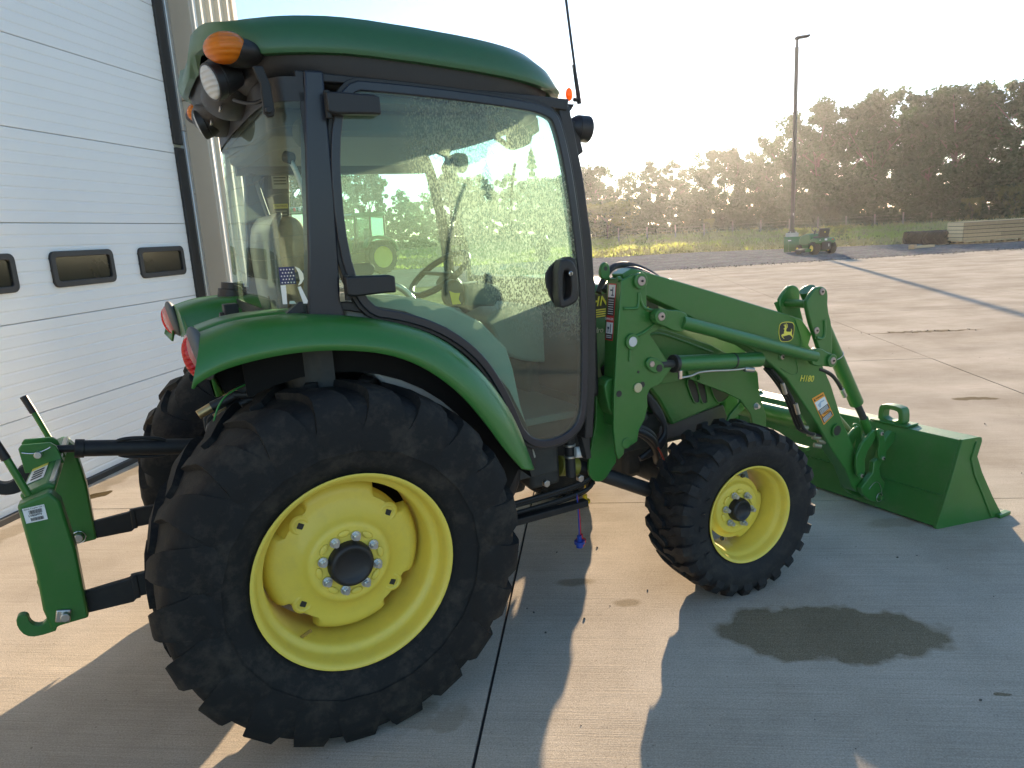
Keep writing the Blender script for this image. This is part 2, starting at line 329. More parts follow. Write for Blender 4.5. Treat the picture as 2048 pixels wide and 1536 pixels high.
# concrete apron cast in slabs, saw joints between them
CA = math.radians(55.3); E1 = (math.cos(CA), math.sin(CA)); E2 = (math.sin(CA), -math.cos(CA))
def concrete_mat():
    m = bpy.data.materials.new('broomed_concrete'); m.use_nodes = True; nt = m.node_tree; b = nt.nodes['Principled BSDF']; L = nt.links.new
    b.inputs['Roughness'].default_value = .92; b.inputs['Specular IOR Level'].default_value = .0
    tc = nt.nodes.new('ShaderNodeTexCoord'); obj = tc.outputs['Object']
    def mapping(rot, sc):
        mp = nt.nodes.new('ShaderNodeMapping'); mp.vector_type = 'TEXTURE'; mp.inputs['Rotation'].default_value = (0, 0, rot); mp.inputs['Scale'].default_value = sc; L(obj, mp.inputs[0]); return mp.outputs[0]
    def noise(sc, det=6, vec=None, ro=.6):
        n = nt.nodes.new('ShaderNodeTexNoise'); n.inputs['Scale'].default_value = sc; n.inputs['Detail'].default_value = det; n.inputs['Roughness'].default_value = ro; L(vec or obj, n.inputs['Vector']); return n.outputs['Fac']
    def ramp(v, p0, c0, p1, c1):
        r = nt.nodes.new('ShaderNodeMapRange'); r.inputs['From Min'].default_value = p0; r.inputs['From Max'].default_value = p1; r.inputs['To Min'].default_value = c0; r.inputs['To Max'].default_value = c1; L(v, r.inputs['Value']); return r.outputs[0]
    def math_(op, a, b_=None, c=None):
        n = nt.nodes.new('ShaderNodeMath'); n.operation = op
        for i, v in enumerate((a, b_, c)):
            if v is None: continue
            if isinstance(v, (int, float)): n.inputs[i].default_value = v
            else: L(v, n.inputs[i])
        return n.outputs[0]
    broom = noise(7, 6, mapping(CA-PI/2, (5, .035, 1)), .8)      # long thin strokes across the slab
    fine = noise(170, 4); blot = noise(1.1, 8, None, .65); sweep = noise(.9, 5, mapping(CA-PI/2+.06, (5, .8, 1)), .6)
    spots = noise(38, 2)
    col = nt.nodes.new('ShaderNodeValToRGB'); e = col.color_ramp.elements; e[0].position = .30; e[0].color = (.41, .345, .265, 1); e[1].position = .70; e[1].color = (.60, .52, .42, 1); L(blot, col.inputs[0])
    f = math_('MULTIPLY', ramp(broom, .30, .74, .70, 1.14), ramp(fine, .3, .76, .7, 1.18)); f = math_('MULTIPLY', f, ramp(sweep, .35, .88, .6, 1.06))
    f = math_('MULTIPLY', f, ramp(spots, .70, 1, .76, .60)); f = math_('MULTIPLY', f, ramp(noise(90, 3), .66, 1, .72, .66))
    # wet / oily stains with ragged edges: centre, half axes, angle, darkness
    wn = nt.nodes.new('ShaderNodeTexNoise'); wn.inputs['Scale'].default_value = 7; wn.inputs['Detail'].default_value = 5; L(obj, wn.inputs['Vector'])
    sb = nt.nodes.new('ShaderNodeVectorMath'); sb.operation = 'SUBTRACT'; sb.inputs[1].default_value = (.5, .5, .5); L(wn.outputs['Color'], sb.inputs[0])
    gl = 0
    for cx, cy, a_, b_, an, dk, wob in STAINS:
        sc = nt.nodes.new('ShaderNodeVectorMath'); sc.operation = 'SCALE'; sc.inputs['Scale'].default_value = wob; L(sb.outputs[0], sc.inputs[0])
        ad = nt.nodes.new('ShaderNodeVectorMath'); ad.operation = 'ADD'; L(obj, ad.inputs[0]); L(sc.outputs[0], ad.inputs[1])
        mp = nt.nodes.new('ShaderNodeMapping'); mp.vector_type = 'TEXTURE'; mp.inputs['Location'].default_value = (cx, cy, 0); mp.inputs['Rotation'].default_value = (0, 0, an); mp.inputs['Scale'].default_value = (a_, b_, 50); L(ad.outputs[0], mp.inputs[0])
        ln = nt.nodes.new('ShaderNodeVectorMath'); ln.operation = 'LENGTH'; L(mp.outputs[0], ln.inputs[0])
        s_ = ramp(ln.outputs['Value'], .90, dk, 1.03 if dk < .65 else 1.5, 1); stn = s_ if gl == 0 else math_('MULTIPLY', stn, s_); gl = 1
    grain = noise(260, 3); stn2 = math_('MULTIPLY', stn, ramp(math_('ADD', grain, math_('SUBTRACT', 1, stn)), .80, 1, 1.02, .62))
    cc = nt.nodes.new('ShaderNodeCombineColor'); L(stn2, cc.inputs[0]); L(math_('POWER', stn2, 1.10), cc.inputs[1]); L(math_('POWER', stn2, 1.38), cc.inputs[2])
    m0 = nt.nodes.new('ShaderNodeMix'); m0.data_type = 'RGBA'; m0.blend_type = 'MULTIPLY'; m0.inputs['Factor'].default_value = 1; L(col.outputs[0], m0.inputs['A']); L(cc.outputs[0], m0.inputs['B'])
    mu = nt.nodes.new('ShaderNodeMix'); mu.data_type = 'RGBA'; mu.blend_type = 'MULTIPLY'; mu.inputs['Factor'].default_value = 1; L(m0.outputs['Result'], mu.inputs['A']); L(f, mu.inputs['B'])
    L(mu.outputs['Result'], b.inputs['Base Color'])
    hb = math_('MULTIPLY_ADD', broom, .8, math_('MULTIPLY', fine, .35))
    bp = nt.nodes.new('ShaderNodeBump'); bp.inputs['Strength'].default_value = .35; bp.inputs['Distance'].default_value = .006; L(hb, bp.inputs['Height']); L(bp.outputs[0], b.inputs['Normal'])
    return m
STAINS = [(1.74, -1.255, .46, .205, -.62, .60, .20), (2.16, 4.07, .05, .05, 0, .6, .1), (8.93, 2.84, .75, .07, -.62, .62, .3), (5.8, .44, .20, .05, -.6, .6, .15),
          (-.93, 2.615, .10, .05, .3, .35, .1), (1.13, -.34, .07, .03, -.5, .7, .05), (.18, -.87, .12, .07, .2, .80, .45), (1.22, -.62, .05, .025, -.5, .72, .05),
          (-1.25, 2.35, 1.6, .07, .93, .75, .2), (3.3, -2.0, .9, .5, .4, .88, .6), (2.9, -.75, .12, .05, -.4, .8, .1), (1.9, -1.82, .035, .010, -.6, .6, .05)]
CONC = concrete_mat()
def clip(poly, nx, ny, k):          # keep nx*x+ny*y <= k
    out = []
    for i in range(len(poly)):
        a, b = poly[i-1], poly[i]; da = nx*a[0]+ny*a[1]-k; db = nx*b[0]+ny*b[1]-k
        if (da <= 0) != (db <= 0):
            t = da/(da-db); out.append((a[0]+(b[0]-a[0])*t, a[1]+(b[1]-a[1])*t))
        if db <= 0: out.append(b)
    return out
apron = empty('concrete_apron'); tag(apron, kind='structure')
BA = math.radians(52.4); BD = (math.cos(BA), math.sin(BA)); BN = (-BD[1], BD[0])
bm = bmesh.new()
base_poly = [(-25, -22), (40, -22), (44, 0), (28.68, 11.44), (16.72, 17.1), (2, 23.4), (-30, 37)]
bp_ = clip(base_poly, BN[0], BN[1], 2.74)
bm.faces.new([bm.verts.new((x, y, -.014)) for x, y in bp_])
from_bm('joint_filler', bm, mat('joint_filler', (.05, .045, .04), .9), apron, smooth=0)
g = .006
for i in range(-4, 9):
    for j in range(-8, 10):
        p0, p1 = 1.36+4.16*i+g, 1.36+4.16*(i+1)-g; q0, q1 = .83+4.14*j+g, .83+4.14*(j+1)-g
        P = [(p*E1[0]+q*E2[0], p*E1[1]+q*E2[1]) for p, q in ((p0, q0), (p1, q0), (p1, q1), (p0, q1))]
        P = clip(P, BN[0], BN[1], 2.66)
        for a, b in (((28.68, 11.44), (16.72, 17.1)), ((16.72, 17.1), (2, 23.4)), ((44, 0), (28.68, 11.44))):
            dx, dy = b[0]-a[0], b[1]-a[1]; nx, ny = dy, -dx
            if nx*0+ny*0 > nx*a[0]+ny*a[1]: nx, ny = -nx, -ny
            if P: P = clip(P, nx, ny, nx*a[0]+ny*a[1])
        if len(P) < 3: continue
        c = (sum(p[0] for p in P)/len(P), sum(p[1] for p in P)/len(P))
        if c[0] < -14 or c[1] < -14: continue
        bm = bmesh.new(); dz = random.uniform(-.0012, .0012)
        A = [bm.verts.new((x, y, dz)) for x, y in P]; B = [bm.verts.new((x, y, -.03)) for x, y in P]
        bm.faces.new(A)
        for k in range(len(P)): bm.faces.new((A[k], B[k], B[(k+1) % len(P)], A[(k+1) % len(P)]))
        from_bm('slab', bm, CONC, apron, smooth=0)
# grit and crumbs on the concrete and along the gravel edge
bm = bmesh.new(); rnd = random.Random(5)
def stone(x, y, z, s):
    M_ = Matrix.Translation((x, y, z+s*.3)) @ Matrix.Rotation(rnd.uniform(0, 6), 4, (rnd.random(), rnd.random(), 1)) @ Matrix.Diagonal((s, s*rnd.uniform(.5, 1), s*rnd.uniform(.4, .8), 1))
    bmesh.ops.create_icosphere(bm, subdivisions=1, radius=.6, matrix=M_)
for k in range(260):
    r = rnd.uniform(.6, 9); a = rnd.uniform(-1.2, 1.0); x, y = -.3+r*math.cos(a)*1.0, -2.2+r*math.sin(a)+rnd.uniform(0, 2)
    if BN[0]*x+BN[1]*y < 2.4: stone(x, y, 0, rnd.choice((.004, .005, .007, .010)))
for k in range(900):
    t = rnd.random(); x, y = 16.72+(28.68-16.72)*t*1.3, 17.0-5.66*t*1.3
    u = rnd.gauss(0, .35); stone(x+.42*u, y+.9*u+.1, -.01, rnd.uniform(.02, .05))
for k in range(45):
    x, y = 8.93+rnd.gauss(0, .30), 2.84+rnd.gauss(0, .06); y -= (x-8.93)*.7; stone(x, y, 0, rnd.uniform(.006, .016))
tag(from_bm('loose_grit', bm, mat('grit', (.10, .09, .075), .9, var=.4), smooth=0), 'loose grit and crumbs scattered on the concrete and along its gravel edge', 'grit', kind='stuff')

# ---------------------------------------------------------------- building with the sectional door; local x = along the wall, local y = into the building
bld = empty('workshop_building', 'white and tan metal workshop building with a tall white sectional overhead door', 'building', rz=BA)
K0, K1 = 2.60, 2.375       # plane of the door, plane of the outer wall
S_END, S_DOOR0, S_DOOR1, S_COR = 3.40, -2.05, 3.565, 4.33
def dsec(z0, z1):
    """one door section: grooved face, turned edges"""
    bm = bmesh.new(); prof = []
    n = 7; H = z1-z0
    prof.append((K0+.045, z0+.0022)); prof.append((K0+.003, z0+.0022)); prof.append((K0, z0+.006))
    for i in range(1, n+1):
        zc = z0+H*i/(n+1); prof += [(K0, zc-.011), (K0+.003, zc-.004), (K0+.003, zc+.003), (K0, zc+.008)]
    prof += [(K0, z1-.006), (K0+.003, z1-.0022), (K0+.045, z1-.0022)]
    A = [bm.verts.new((S_DOOR0+.12, k, z)) for k, z in prof]; B = [bm.verts.new((S_END, k, z)) for k, z in prof]
    for i in range(len(prof)-1): bm.faces.new((A[i], B[i], B[i+1], A[i+1]))
    bm.faces.new(B); bm.faces.new(A[::-1])
    return from_bm('door_section', bm, DOORW, door, smooth=0)
door = empty('overhead_door', parent=bld)
zs = [.012, .615, 1.235, 1.885, 2.50, 3.10, 3.71, 4.32, 4.93]
for a, b in zip(zs, zs[1:]): dsec(a, b)
box('door_backing', ((S_DOOR0+S_END)/2, K0+.09, 2.47), (S_END-S_DOOR0-.1, .06, 4.9), mat('door_core', (.05, .05, .05), .8), door, bevel=0)
for s0, s1 in ((-1.87, -1.25), (-.96, -.34), (-.05, .57), (.86, 1.47), (1.765, 2.385), (2.685, 3.29)):
    z0, z1 = 1.437, 1.69
    def rr(x0, x1, y0, y1, r):
        P = []
        for cx, cy, a0 in ((x1-r, y1-r, 0), (x0+r, y1-r, 90), (x0+r, y0+r, 180), (x1-r, y0+r, 270)):
            for k in range(5): a = math.radians(a0+90*k/4); P.append((cx+r*math.cos(a), cy+r*math.sin(a)))
        return P
    fr = ring('window_frame', rr(s0, s1, z0, z1, .045), rr(s0+.042, s1-.042, z0+.042, z1-.042, .02), K0-.018, K0+.02, PLAST, bld, bevel=.004)
    prism('window_pane', rr(s0+.04, s1-.04, z0+.04, z1-.04, .02), K0-.003, K0+.002, PANE, bld, bevel=0)
box('side_seal', (S_END+.055, K0-.012, 1.32), (.12, .03, 2.46), RUBB, bld)
box('side_seal', (S_END+.055, K0-.006, 3.78), (.13, .035, 2.40), RUBB, bld)
box('bottom_seal', ((S_DOOR0+S_END)/2, K0-.01, .02), (S_END-S_DOOR0, .05, .045), RUBB, bld)
# trims: silver angle, tan reveal, then ribbed siding
box('angle_trim', (S_END+.135, K0-.020, 1.35), (.045, .05, 2.7), ALU, bld); box('angle_trim', (S_END+.135, K0-.020, 3.84), (.045, .05, 2.27), ALU, bld)
for z in [.35+.6*i for i in range(8)]: cyl('trim_screw', (S_END+.135, K0-.045, z), (S_END+.135, K0-.053, z), .008, STEEL, bld, 8)
box('door_jamb', (S_END+.185, (K0+K1)/2+.005, 1.48), (.05, K0-K1+.03, 2.96), TAN, bld); box('door_jamb', (S_END+.185, (K0+K1)/2+.005, 3.985), (.05, K0-K1+.03, 2.03), TAN, bld)
box('door_jamb', (S_DOOR0+.03, (K0+K1)/2, 2.5), (.05, K0-K1+.03, 5.0), TAN, bld)
box('door_header', ((S_DOOR0+S_END)/2+.1, (K0+K1)/2, 5.10), (S_END-S_DOOR0+.35, K0-K1+.03, .26), TAN, bld)
J = S_END+.19
box('corner_trim', (J+.035, K1-.012, 2.6), (.05, .02, 5.2), mat('cream_trim', (.68, .66, .60), .4, var=.03), bld)
def siding(s0, s1, z0, z1, k, name='wall_panel'):
    bm = bmesh.new(); prof = []; s = s0
    while s < s1-.10:
        prof += [(s, k), (s+.048, k), (s+.062, k-.030), (s+.092, k-.030), (s+.106, k)]
        s += .155
    prof.append((s1, k))
    A = [bm.verts.new((a, b, z0)) for a, b in prof]; B = [bm.verts.new((a, b, z1)) for a, b in prof]
    for i in range(len(prof)-1): bm.faces.new((A[i], A[i+1], B[i+1], B[i]))
    for i in range(len(prof)): pass
    return from_bm(name, bm, SIDING, bld, smooth=0)
siding(J+.06, S_COR-.02, .05, 6.2, K1)
box('corner_trim', (S_COR+.012, K1+.02, 3.1), (.07, .07, 6.2), SIDING, bld)
for s in (-2.95, -3.85, -4.75, -5.65, -6.55, -7.45): siding(s, s+.9, .05, 6.2, K1)
siding(S_DOOR0-.02, S_COR-.74, 5.23, 6.2, K1)
box('end_wall', (S_COR+.01, K1+6.05, 3.1), (.05, 12, 6.2), SIDING, bld, bevel=0)
box('roof', ((S_COR-7.6)/2, K1+6, 6.33), (12.4, 12.6, .22), TAN, bld)
box('back_wall', ((S_COR-7.6)/2, K1+12.1, 3.1), (12, .05, 6.2), SIDING, bld, bevel=0)

# ---------------------------------------------------------------- trees
def leaf_mat(name, c, trc, t=.45):
    m = bpy.data.materials.new(name); m.use_nodes = True; nt = m.node_tree; L = nt.links.new; b = nt.nodes['Principled BSDF']
    b.inputs['Roughness'].default_value = .6; b.inputs['Specular IOR Level'].default_value = .3
    tc = nt.nodes.new('ShaderNodeTexCoord'); n = nt.nodes.new('ShaderNodeTexNoise'); n.inputs['Scale'].default_value = .6; n.inputs['Detail'].default_value = 5; L(tc.outputs['Object'], n.inputs['Vector'])
    mx = nt.nodes.new('ShaderNodeMix'); mx.data_type = 'RGBA'; mx.inputs['A'].default_value = (*[v*.6 for v in c], 1); mx.inputs['B'].default_value = (*[v*1.4 for v in c], 1); L(n.outputs['Fac'], mx.inputs['Factor']); L(mx.outputs['Result'], b.inputs['Base Color'])
    tr = nt.nodes.new('ShaderNodeBsdfTranslucent'); tr.inputs[0].default_value = (*trc, 1)
    ms = nt.nodes.new('ShaderNodeMixShader'); ms.inputs[0].default_value = t; L(b.outputs[0], ms.inputs[1]); L(tr.outputs[0], ms.inputs[2]); L(ms.outputs[0], nt.nodes['Material Output'].inputs['Surface'])
    return m
LEAF = leaf_mat('leaves_dark', (.022, .050, .018), (.04, .10, .015), .30); LEAFB = leaf_mat('leaves_light', (.06, .08, .028), (.16, .20, .045), .42)
BARK = mat('bark', (.085, .07, .055), .9, var=.3, bump=.5, bscale=20)
def leaf_mesh(name, rnd, clusters, per, size, m):
    V, F = [], []
    for (cx, cy, cz, r) in clusters:
        for _ in range(per):
            d = Vector((rnd.gauss(0, 1), rnd.gauss(0, 1), rnd.gauss(0, 1))); d.normalize(); d *= r*rnd.random()**.4
            c = Vector((cx, cy, cz))+Vector((d.x, d.y, d.z*.75))
            a = Vector((rnd.gauss(0, 1), rnd.gauss(0, 1), rnd.gauss(0, .6))).normalized(); b = a.orthogonal().normalized()
            b = (b*math.cos(1)+a.cross(b)*math.sin(rnd.uniform(0, 6))).normalized(); s = size*rnd.uniform(.6, 1.5)
            i = len(V); V += [c+a*s, c+b*s*.6, c-a*s, c-b*s*.6]; F.append((i, i+1, i+2, i+3))
    me = bpy.data.meshes.new(name); me.from_pydata([tuple(v) for v in V], [], F); me.materials.append(m); return me
def tree_proto(seed, H, wid, c0=.18, m=LEAF, ncl=115, per=110, size=.20, sparse=0):
    rnd = random.Random(seed); bm = bmesh.new(); tips = []
    a_cyl(bm, (0, 0, -.1), (rnd.uniform(-.2, .2), 0, H*.55), H*.020, 8, H*.010)
    for k in range(11):
        z = H*rnd.uniform(.16, .62); a = k*2.4+rnd.uniform(-.4, .4); l = wid*rnd.uniform(.35, .62); e = (math.cos(a)*l, math.sin(a)*l, min(H*.93, z+l*rnd.uniform(.5, 1.3)))
        a_cyl(bm, (0, 0, z), e, H*.007, 6, H*.002); tips.append(e)
        for q in range(2):
            t = rnd.uniform(.4, .9); s = tuple(c*t for c in e[:2])+(z+(e[2]-z)*t,)
            e2 = (s[0]+rnd.uniform(-1, 1)*wid*.2, s[1]+rnd.uniform(-1, 1)*wid*.2, min(H*.97, s[2]+rnd.uniform(.3, 1)*wid*.25)); a_cyl(bm, s, e2, H*.0035, 5, H*.001); tips.append(e2)
    bmesh.ops.recalc_face_normals(bm, faces=bm.faces); tm = bpy.data.meshes.new('trunk'); bm.to_mesh(tm); bm.free(); tm.materials.append(BARK)
    cl = [(x, y, z, rnd.uniform(.55, 1.0)*wid*.14) for x, y, z in tips]
    while len(cl) < ncl:
        a = rnd.uniform(0, 2*PI); h = rnd.uniform(c0, 1.0); prof = math.sin(PI*min(1, max(.03, (h-c0*.5)/(1.04-c0*.5)))**.8)**.55
        r = wid*.5*prof*rnd.random()**.45*(1+.22*math.sin(3*a+seed)+.12*math.sin(7*a+h*9))
        if rnd.random() < sparse*(h): continue
        cl.append((r*math.cos(a), r*math.sin(a), H*h*rnd.uniform(.94, 1.02), rnd.uniform(.5, 1.15)*wid*.105))
    return tm, leaf_mesh('crown', rnd, cl, per, size, m)
PROT = [tree_proto(1, 14, 9.0), tree_proto(2, 15, 8.0, sparse=.3), tree_proto(3, 13, 9.5, c0=.12), tree_proto(4, 16, 8.5, sparse=.5), tree_proto(5, 12, 8, c0=.10, m=LEAFB)]
SHR = [tree_proto(11, 4, 5.5, c0=.03, m=LEAFB, ncl=60, per=70, size=.11), tree_proto(12, 5, 7, c0=.02, ncl=70, per=80, size=.15)]
HP = (14, 15, 13, 16, 12)
def put(name, pr, xy, sc, rz, label, cat, group, sxy=1):
    r = empty(name, label, cat, (xy[0], xy[1], -.05), rz, group)
    for nm, me in (('trunk', pr[0]), ('crown', pr[1])):
        o = bpy.data.objects.new(nm, me); COL.objects.link(o); o.parent = r; o.scale = (sc*sxy, sc*sxy, sc)
TREES = [  # place, height, kind, width factor, label
 ((71.51, 102.88), 10.5, 2, .9, 'low rounded tree beside the cab edge at the left end of the tree line'),
 ((69.37, 97.07), 12.3, 0, .8, 'broccoli shaped tree standing above the pale round bush'),
 ((78.37, 100.39), 10.3, 2, 1, 'short dark tree in the dip right of the broccoli shaped tree'),
 ((77.86, 93.15), 12.0, 3, .9, 'ragged topped tree at the left third of the tree line'),
 ((82.66, 93.04), 11.8, 1, .9, 'feathery tree second left of the twin peaked tree'),
 ((87.78, 92.48), 11.2, 2, .9, 'flat topped tree in the low saddle of the tree line'),
 ((86.75, 85.16), 13.6, 0, .95, 'twin peaked rounded tree halfway between cab and lamp pole'),
 ((92.49, 85.01), 12.6, 2, .85, 'dark narrow tree right of the twin peaked tree'),
 ((97.87, 85.07), 14.2, 3, .75, 'thin pale airy tree just left of the lamp pole'),
 ((81.91, 66.86), 15.0, 2, .85, 'tree directly behind the lamp pole with a leaning left edge'),
 ((78.94, 61.03), 15.6, 1, .9, 'tall tree just right of the lamp pole'),
 ((82.63, 59.54), 15.6, 0, .9, 'broad domed tree above the riding mower'),
 ((81.14, 54.79), 15.9, 3, .95, 'tallest full crowned tree between mower and tyre stack'),
 ((86.10, 54.63), 15.8, 1, .9, 'loose crowned tree showing sky holes above the stacked tyres'),
 ((84.34, 49.99), 15.2, 2, .9, 'dense tree above the left end of the plank crate'),
 ((84.06, 46.59), 15.6, 0, .9, 'big domed tree above the middle of the plank crate'),
 ((88.82, 46.30), 14.0, 1, .85, 'drooping tree right of the big domed tree'),
 ((84.79, 41.11), 14.3, 3, .95, 'spreading tree rising toward the right photo edge'),
 ((83.92, 38.38), 15.2, 0, 1, 'highest tree cut by the right photo edge'), ((89.92, 34.82), 17.0, 2, 1, None),
 ((35.08, 127.29), 15.6, 2, .62, 'dark cone shaped tree seen through the cab door behind the parked tractor'),
 ((36.84, 116.35), 15.0, 0, .70, 'tall full tree seen through the cab door right of the parked tractor'),
 ((43.18, 119.50), 10.0, 1, .85, 'slanting smaller tree seen through the middle of the cab door glass'),
 ((49.41, 127.86), 8.6, 4, .9, 'lowest pale tree seen through the cab door glass'),
 ((46.82, 105.15), 12.0, 0, 1, 'wide round tree seen through the dewy part of the door glass'),
 ((53.56, 109.76), 11.5, 2, 1, 'dark tree seen through dew just right of the wide round tree'),
 ((60.01, 109.85), 11.5, 1, 1, 'tree seen faintly through the brightest dew below the mirror'),
 ((66.06, 108.72), 11.5, 0, 1, 'tree seen through the door glass just above the door handle'),
 ((68.42, 104.92), 11.0, 2, 1, 'tree behind the front cab post'),
 ((22.00, 104.73), 15.0, 4, .8, 'light green tree seen through the rear cab window above the seat'),
 ((21.26, 115.07), 14.0, 1, .8, 'darker tree glimpsed at the far left of the rear cab window')]
for i, (pos, h, k, wf, lab) in enumerate(TREES):
    put('deciduous_tree', PROT[k], pos, h/HP[k], i*1.7, lab or 'leafy deciduous tree continuing the tree line beyond the view', 'tree', 'trees of the far tree line', wf)
SHS = [((55.81, 74.81), 4.6, 0, 1.1, 'pale green round bush standing in front of the left tree line'), ((63.06, 63.57), 1.9, 0, .5, 'small upright sapling left of the lamp pole by the fence'),
 ((77.96, 36.89), 3.3, 0, .6, 'young leafy bush at the fence near the right photo edge'), ((76.29, 40.02), 2.4, 0, .5, 'small bush at the fence above the plank crate'), ((33.29, 25.24), .9, 0, .7, 'weed clump just right of the lamp pole foot'), ((39.29, 27.33), .9, 0, 1, 'broad leaved weed clump behind the mower seat')]
UNDER = [(60.88, 93.12), (66.66, 96.50), (65.67, 89.88), (71.59, 92.98), (70.24, 86.45), (76.26, 89.29), (74.54, 82.87), (80.65, 85.45), (78.57, 79.17), (84.74, 81.51), (82.32, 75.39), (88.54, 77.50), (70.64, 58.49), (76.60, 60.73), (73.25, 55.33), (79.26, 57.37), (75.64, 52.17), (81.68, 54.03), (77.80, 49.06), (83.86, 50.74), (79.75, 45.99), (85.83, 47.51), (81.50, 42.99), (87.60, 44.36), (83.07, 40.07), (89.17, 41.30), (84.47, 37.24), (30.78, 121.18), (36.11, 127.00), (37.66, 119.24), (43.38, 124.73), (44.55, 116.87), (50.64, 121.99), (51.40, 114.06), (57.81, 118.82), (58.12, 110.84), (64.80, 115.21), (64.65, 107.23), (71.56, 111.21)]
for i, (pos, h, k, wf, lab) in enumerate(SHS):
    put('leafy_shrub', SHR[k], pos, h/(4 if k == 0 else 5), i*2.1, lab or 'dark understorey shrub filling in below the tree line', 'shrub', 'understorey shrubs' if not lab else 'bushes by the fence', wf)

rnd = random.Random(77); cl = []
for i, (x, y) in enumerate(UNDER):
    for k in range(46):
        h = rnd.random()**1.3; a = rnd.uniform(0, 6.28); r = 3.6*rnd.random()**.5*(1-.45*h)
        cl.append((x+r*math.cos(a), y+r*math.sin(a), .3+5.4*h, rnd.uniform(.5, .95)))
o = bpy.data.objects.new('understorey', leaf_mesh('understorey', rnd, cl, 62, .22, LEAF)); COL.objects.link(o); tag(o, 'dark continuous understorey of bushes filling in below the tree line', 'undergrowth', kind='stuff')

# grass tufts and weeds of the field
bm_v, bm_f = [], []; rnd = random.Random(9)
GR = mat('grass_straw', (.40, .33, .14), .8, var=.3, vscale=.3); GG = leaf_mat('grass_green', (.21, .23, .06), (.48, .50, .12), .5)
V1, F1, V2, F2 = [], [], [], []
for k in range(17000):
    az = math.radians(rnd.uniform(8, 66)); d = 27+85*rnd.random()**1.4; x, y = -.5+d*math.sin(az), -2.9+d*math.cos(az)
    # keep off the gravel and the apron
    inside = (x-22.97)*(-.42)+(y-30.6)*(-.907) if x < 28.2 else (x-28.2)*(-.82)+(y-27.6)*(-.57)
    if inside > -.2 or (x > 28.2 and (x-28.2)*(-.82)+(y-27.6)*(-.57) > -.2): continue
    gr = math.sin(x*.21+1)*math.sin(y*.17)+rnd.gauss(0, .5) > .15
    h = rnd.uniform(.05, .16)*(1+d/70) + (.25 if d > 70 and rnd.random() < .25 else 0)
    V, F = (V2, F2) if gr else (V1, F1)
    for q in range(4):
        a = rnd.uniform(0, 6.28); wd = .022*(1+d/40); i = len(V); lx, ly = rnd.gauss(0, h*.5), rnd.gauss(0, h*.5); ox, oy = rnd.gauss(0, .12), rnd.gauss(0, .12)
        V += [(x+ox-math.cos(a)*wd, y+oy-math.sin(a)*wd, -.05), (x+ox+math.cos(a)*wd, y+oy+math.sin(a)*wd, -.05), (x+ox+lx, y+oy+ly, -.05+h)]; F.append((i, i+1, i+2))
for nm, V, F, m, lab in (('dry_grass', V1, F1, GR, 'dry straw coloured grass of the mown field'), ('green_grass', V2, F2, GG, 'sunlit green grass and weeds of the field')):
    me = bpy.data.meshes.new(nm); me.from_pydata(V, [], F); o = link(nm, me, m, smooth=0); tag(o, lab, 'grass', kind='stuff')

# ---------------------------------------------------------------- fence
fence = empty('wire_fence', 'low wire fence with weathered wooden posts along the far side of the field', 'fence', (0, 0, 0))
prev = None
for i, (x, y) in enumerate(FPOS):
    dz = random.uniform(-.08, .08)
    bm = bmesh.new(); a_cyl(bm, (x, y, -.1), (x+random.uniform(-.04, .04), y, 1.42+dz), .085, 8, .075); from_bm('fence_post', bm, POSTW, fence)
    if prev:
        for z in (.45, .8, 1.15): cyl('fence_wire', (*prev, z), (x, y, z), .0045, STEEL, fence, 4, bevel=0)
    prev = (x, y)

# ---------------------------------------------------------------- haze
bm = bmesh.new(); a_box(bm, (0, 0, 9.2), (3040, 3040, 20.6)); hz = from_bm('haze', bm, None, smooth=0)
hm = bpy.data.materials.new('haze_air'); hm.use_nodes = True; hm.node_tree.nodes.clear()
pv = hm.node_tree.nodes.new('ShaderNodeVolumePrincipled'); pv.inputs['Density'].default_value = HAZE_D; pv.inputs['Color'].default_value = (.93, .94, .95, 1); pv.inputs['Anisotropy'].default_value = .7
ho = hm.node_tree.nodes.new('ShaderNodeOutputMaterial'); hm.node_tree.links.new(pv.outputs[0], ho.inputs['Volume']); hz.data.materials.append(hm); hz.visible_shadow = True
tag(hz, 'pale morning haze filling the air over the yard and field', 'haze', kind='stuff')

# ================================================================ TRACTOR (forward = +X, right side faces the camera at -Y)
T = empty('tractor', 'green compact cab tractor with yellow wheels and a front loader resting on the concrete', 'tractor')
BOLT = mat('zinc_bolt', (.62, .62, .60), .3, metal=.85, var=.15, vscale=60)
def hexbolt(bm, p, r, h, ax=(0, -1, 0)):
    p = Vector(p); a = Vector(ax); a_cyl(bm, p, p+a*h, r, 6); a_cyl(bm, p, p+a*h*.25, r*1.35, 16); a_cyl(bm, p+a*h, p+a*(h*1.5), r*.72, 12)

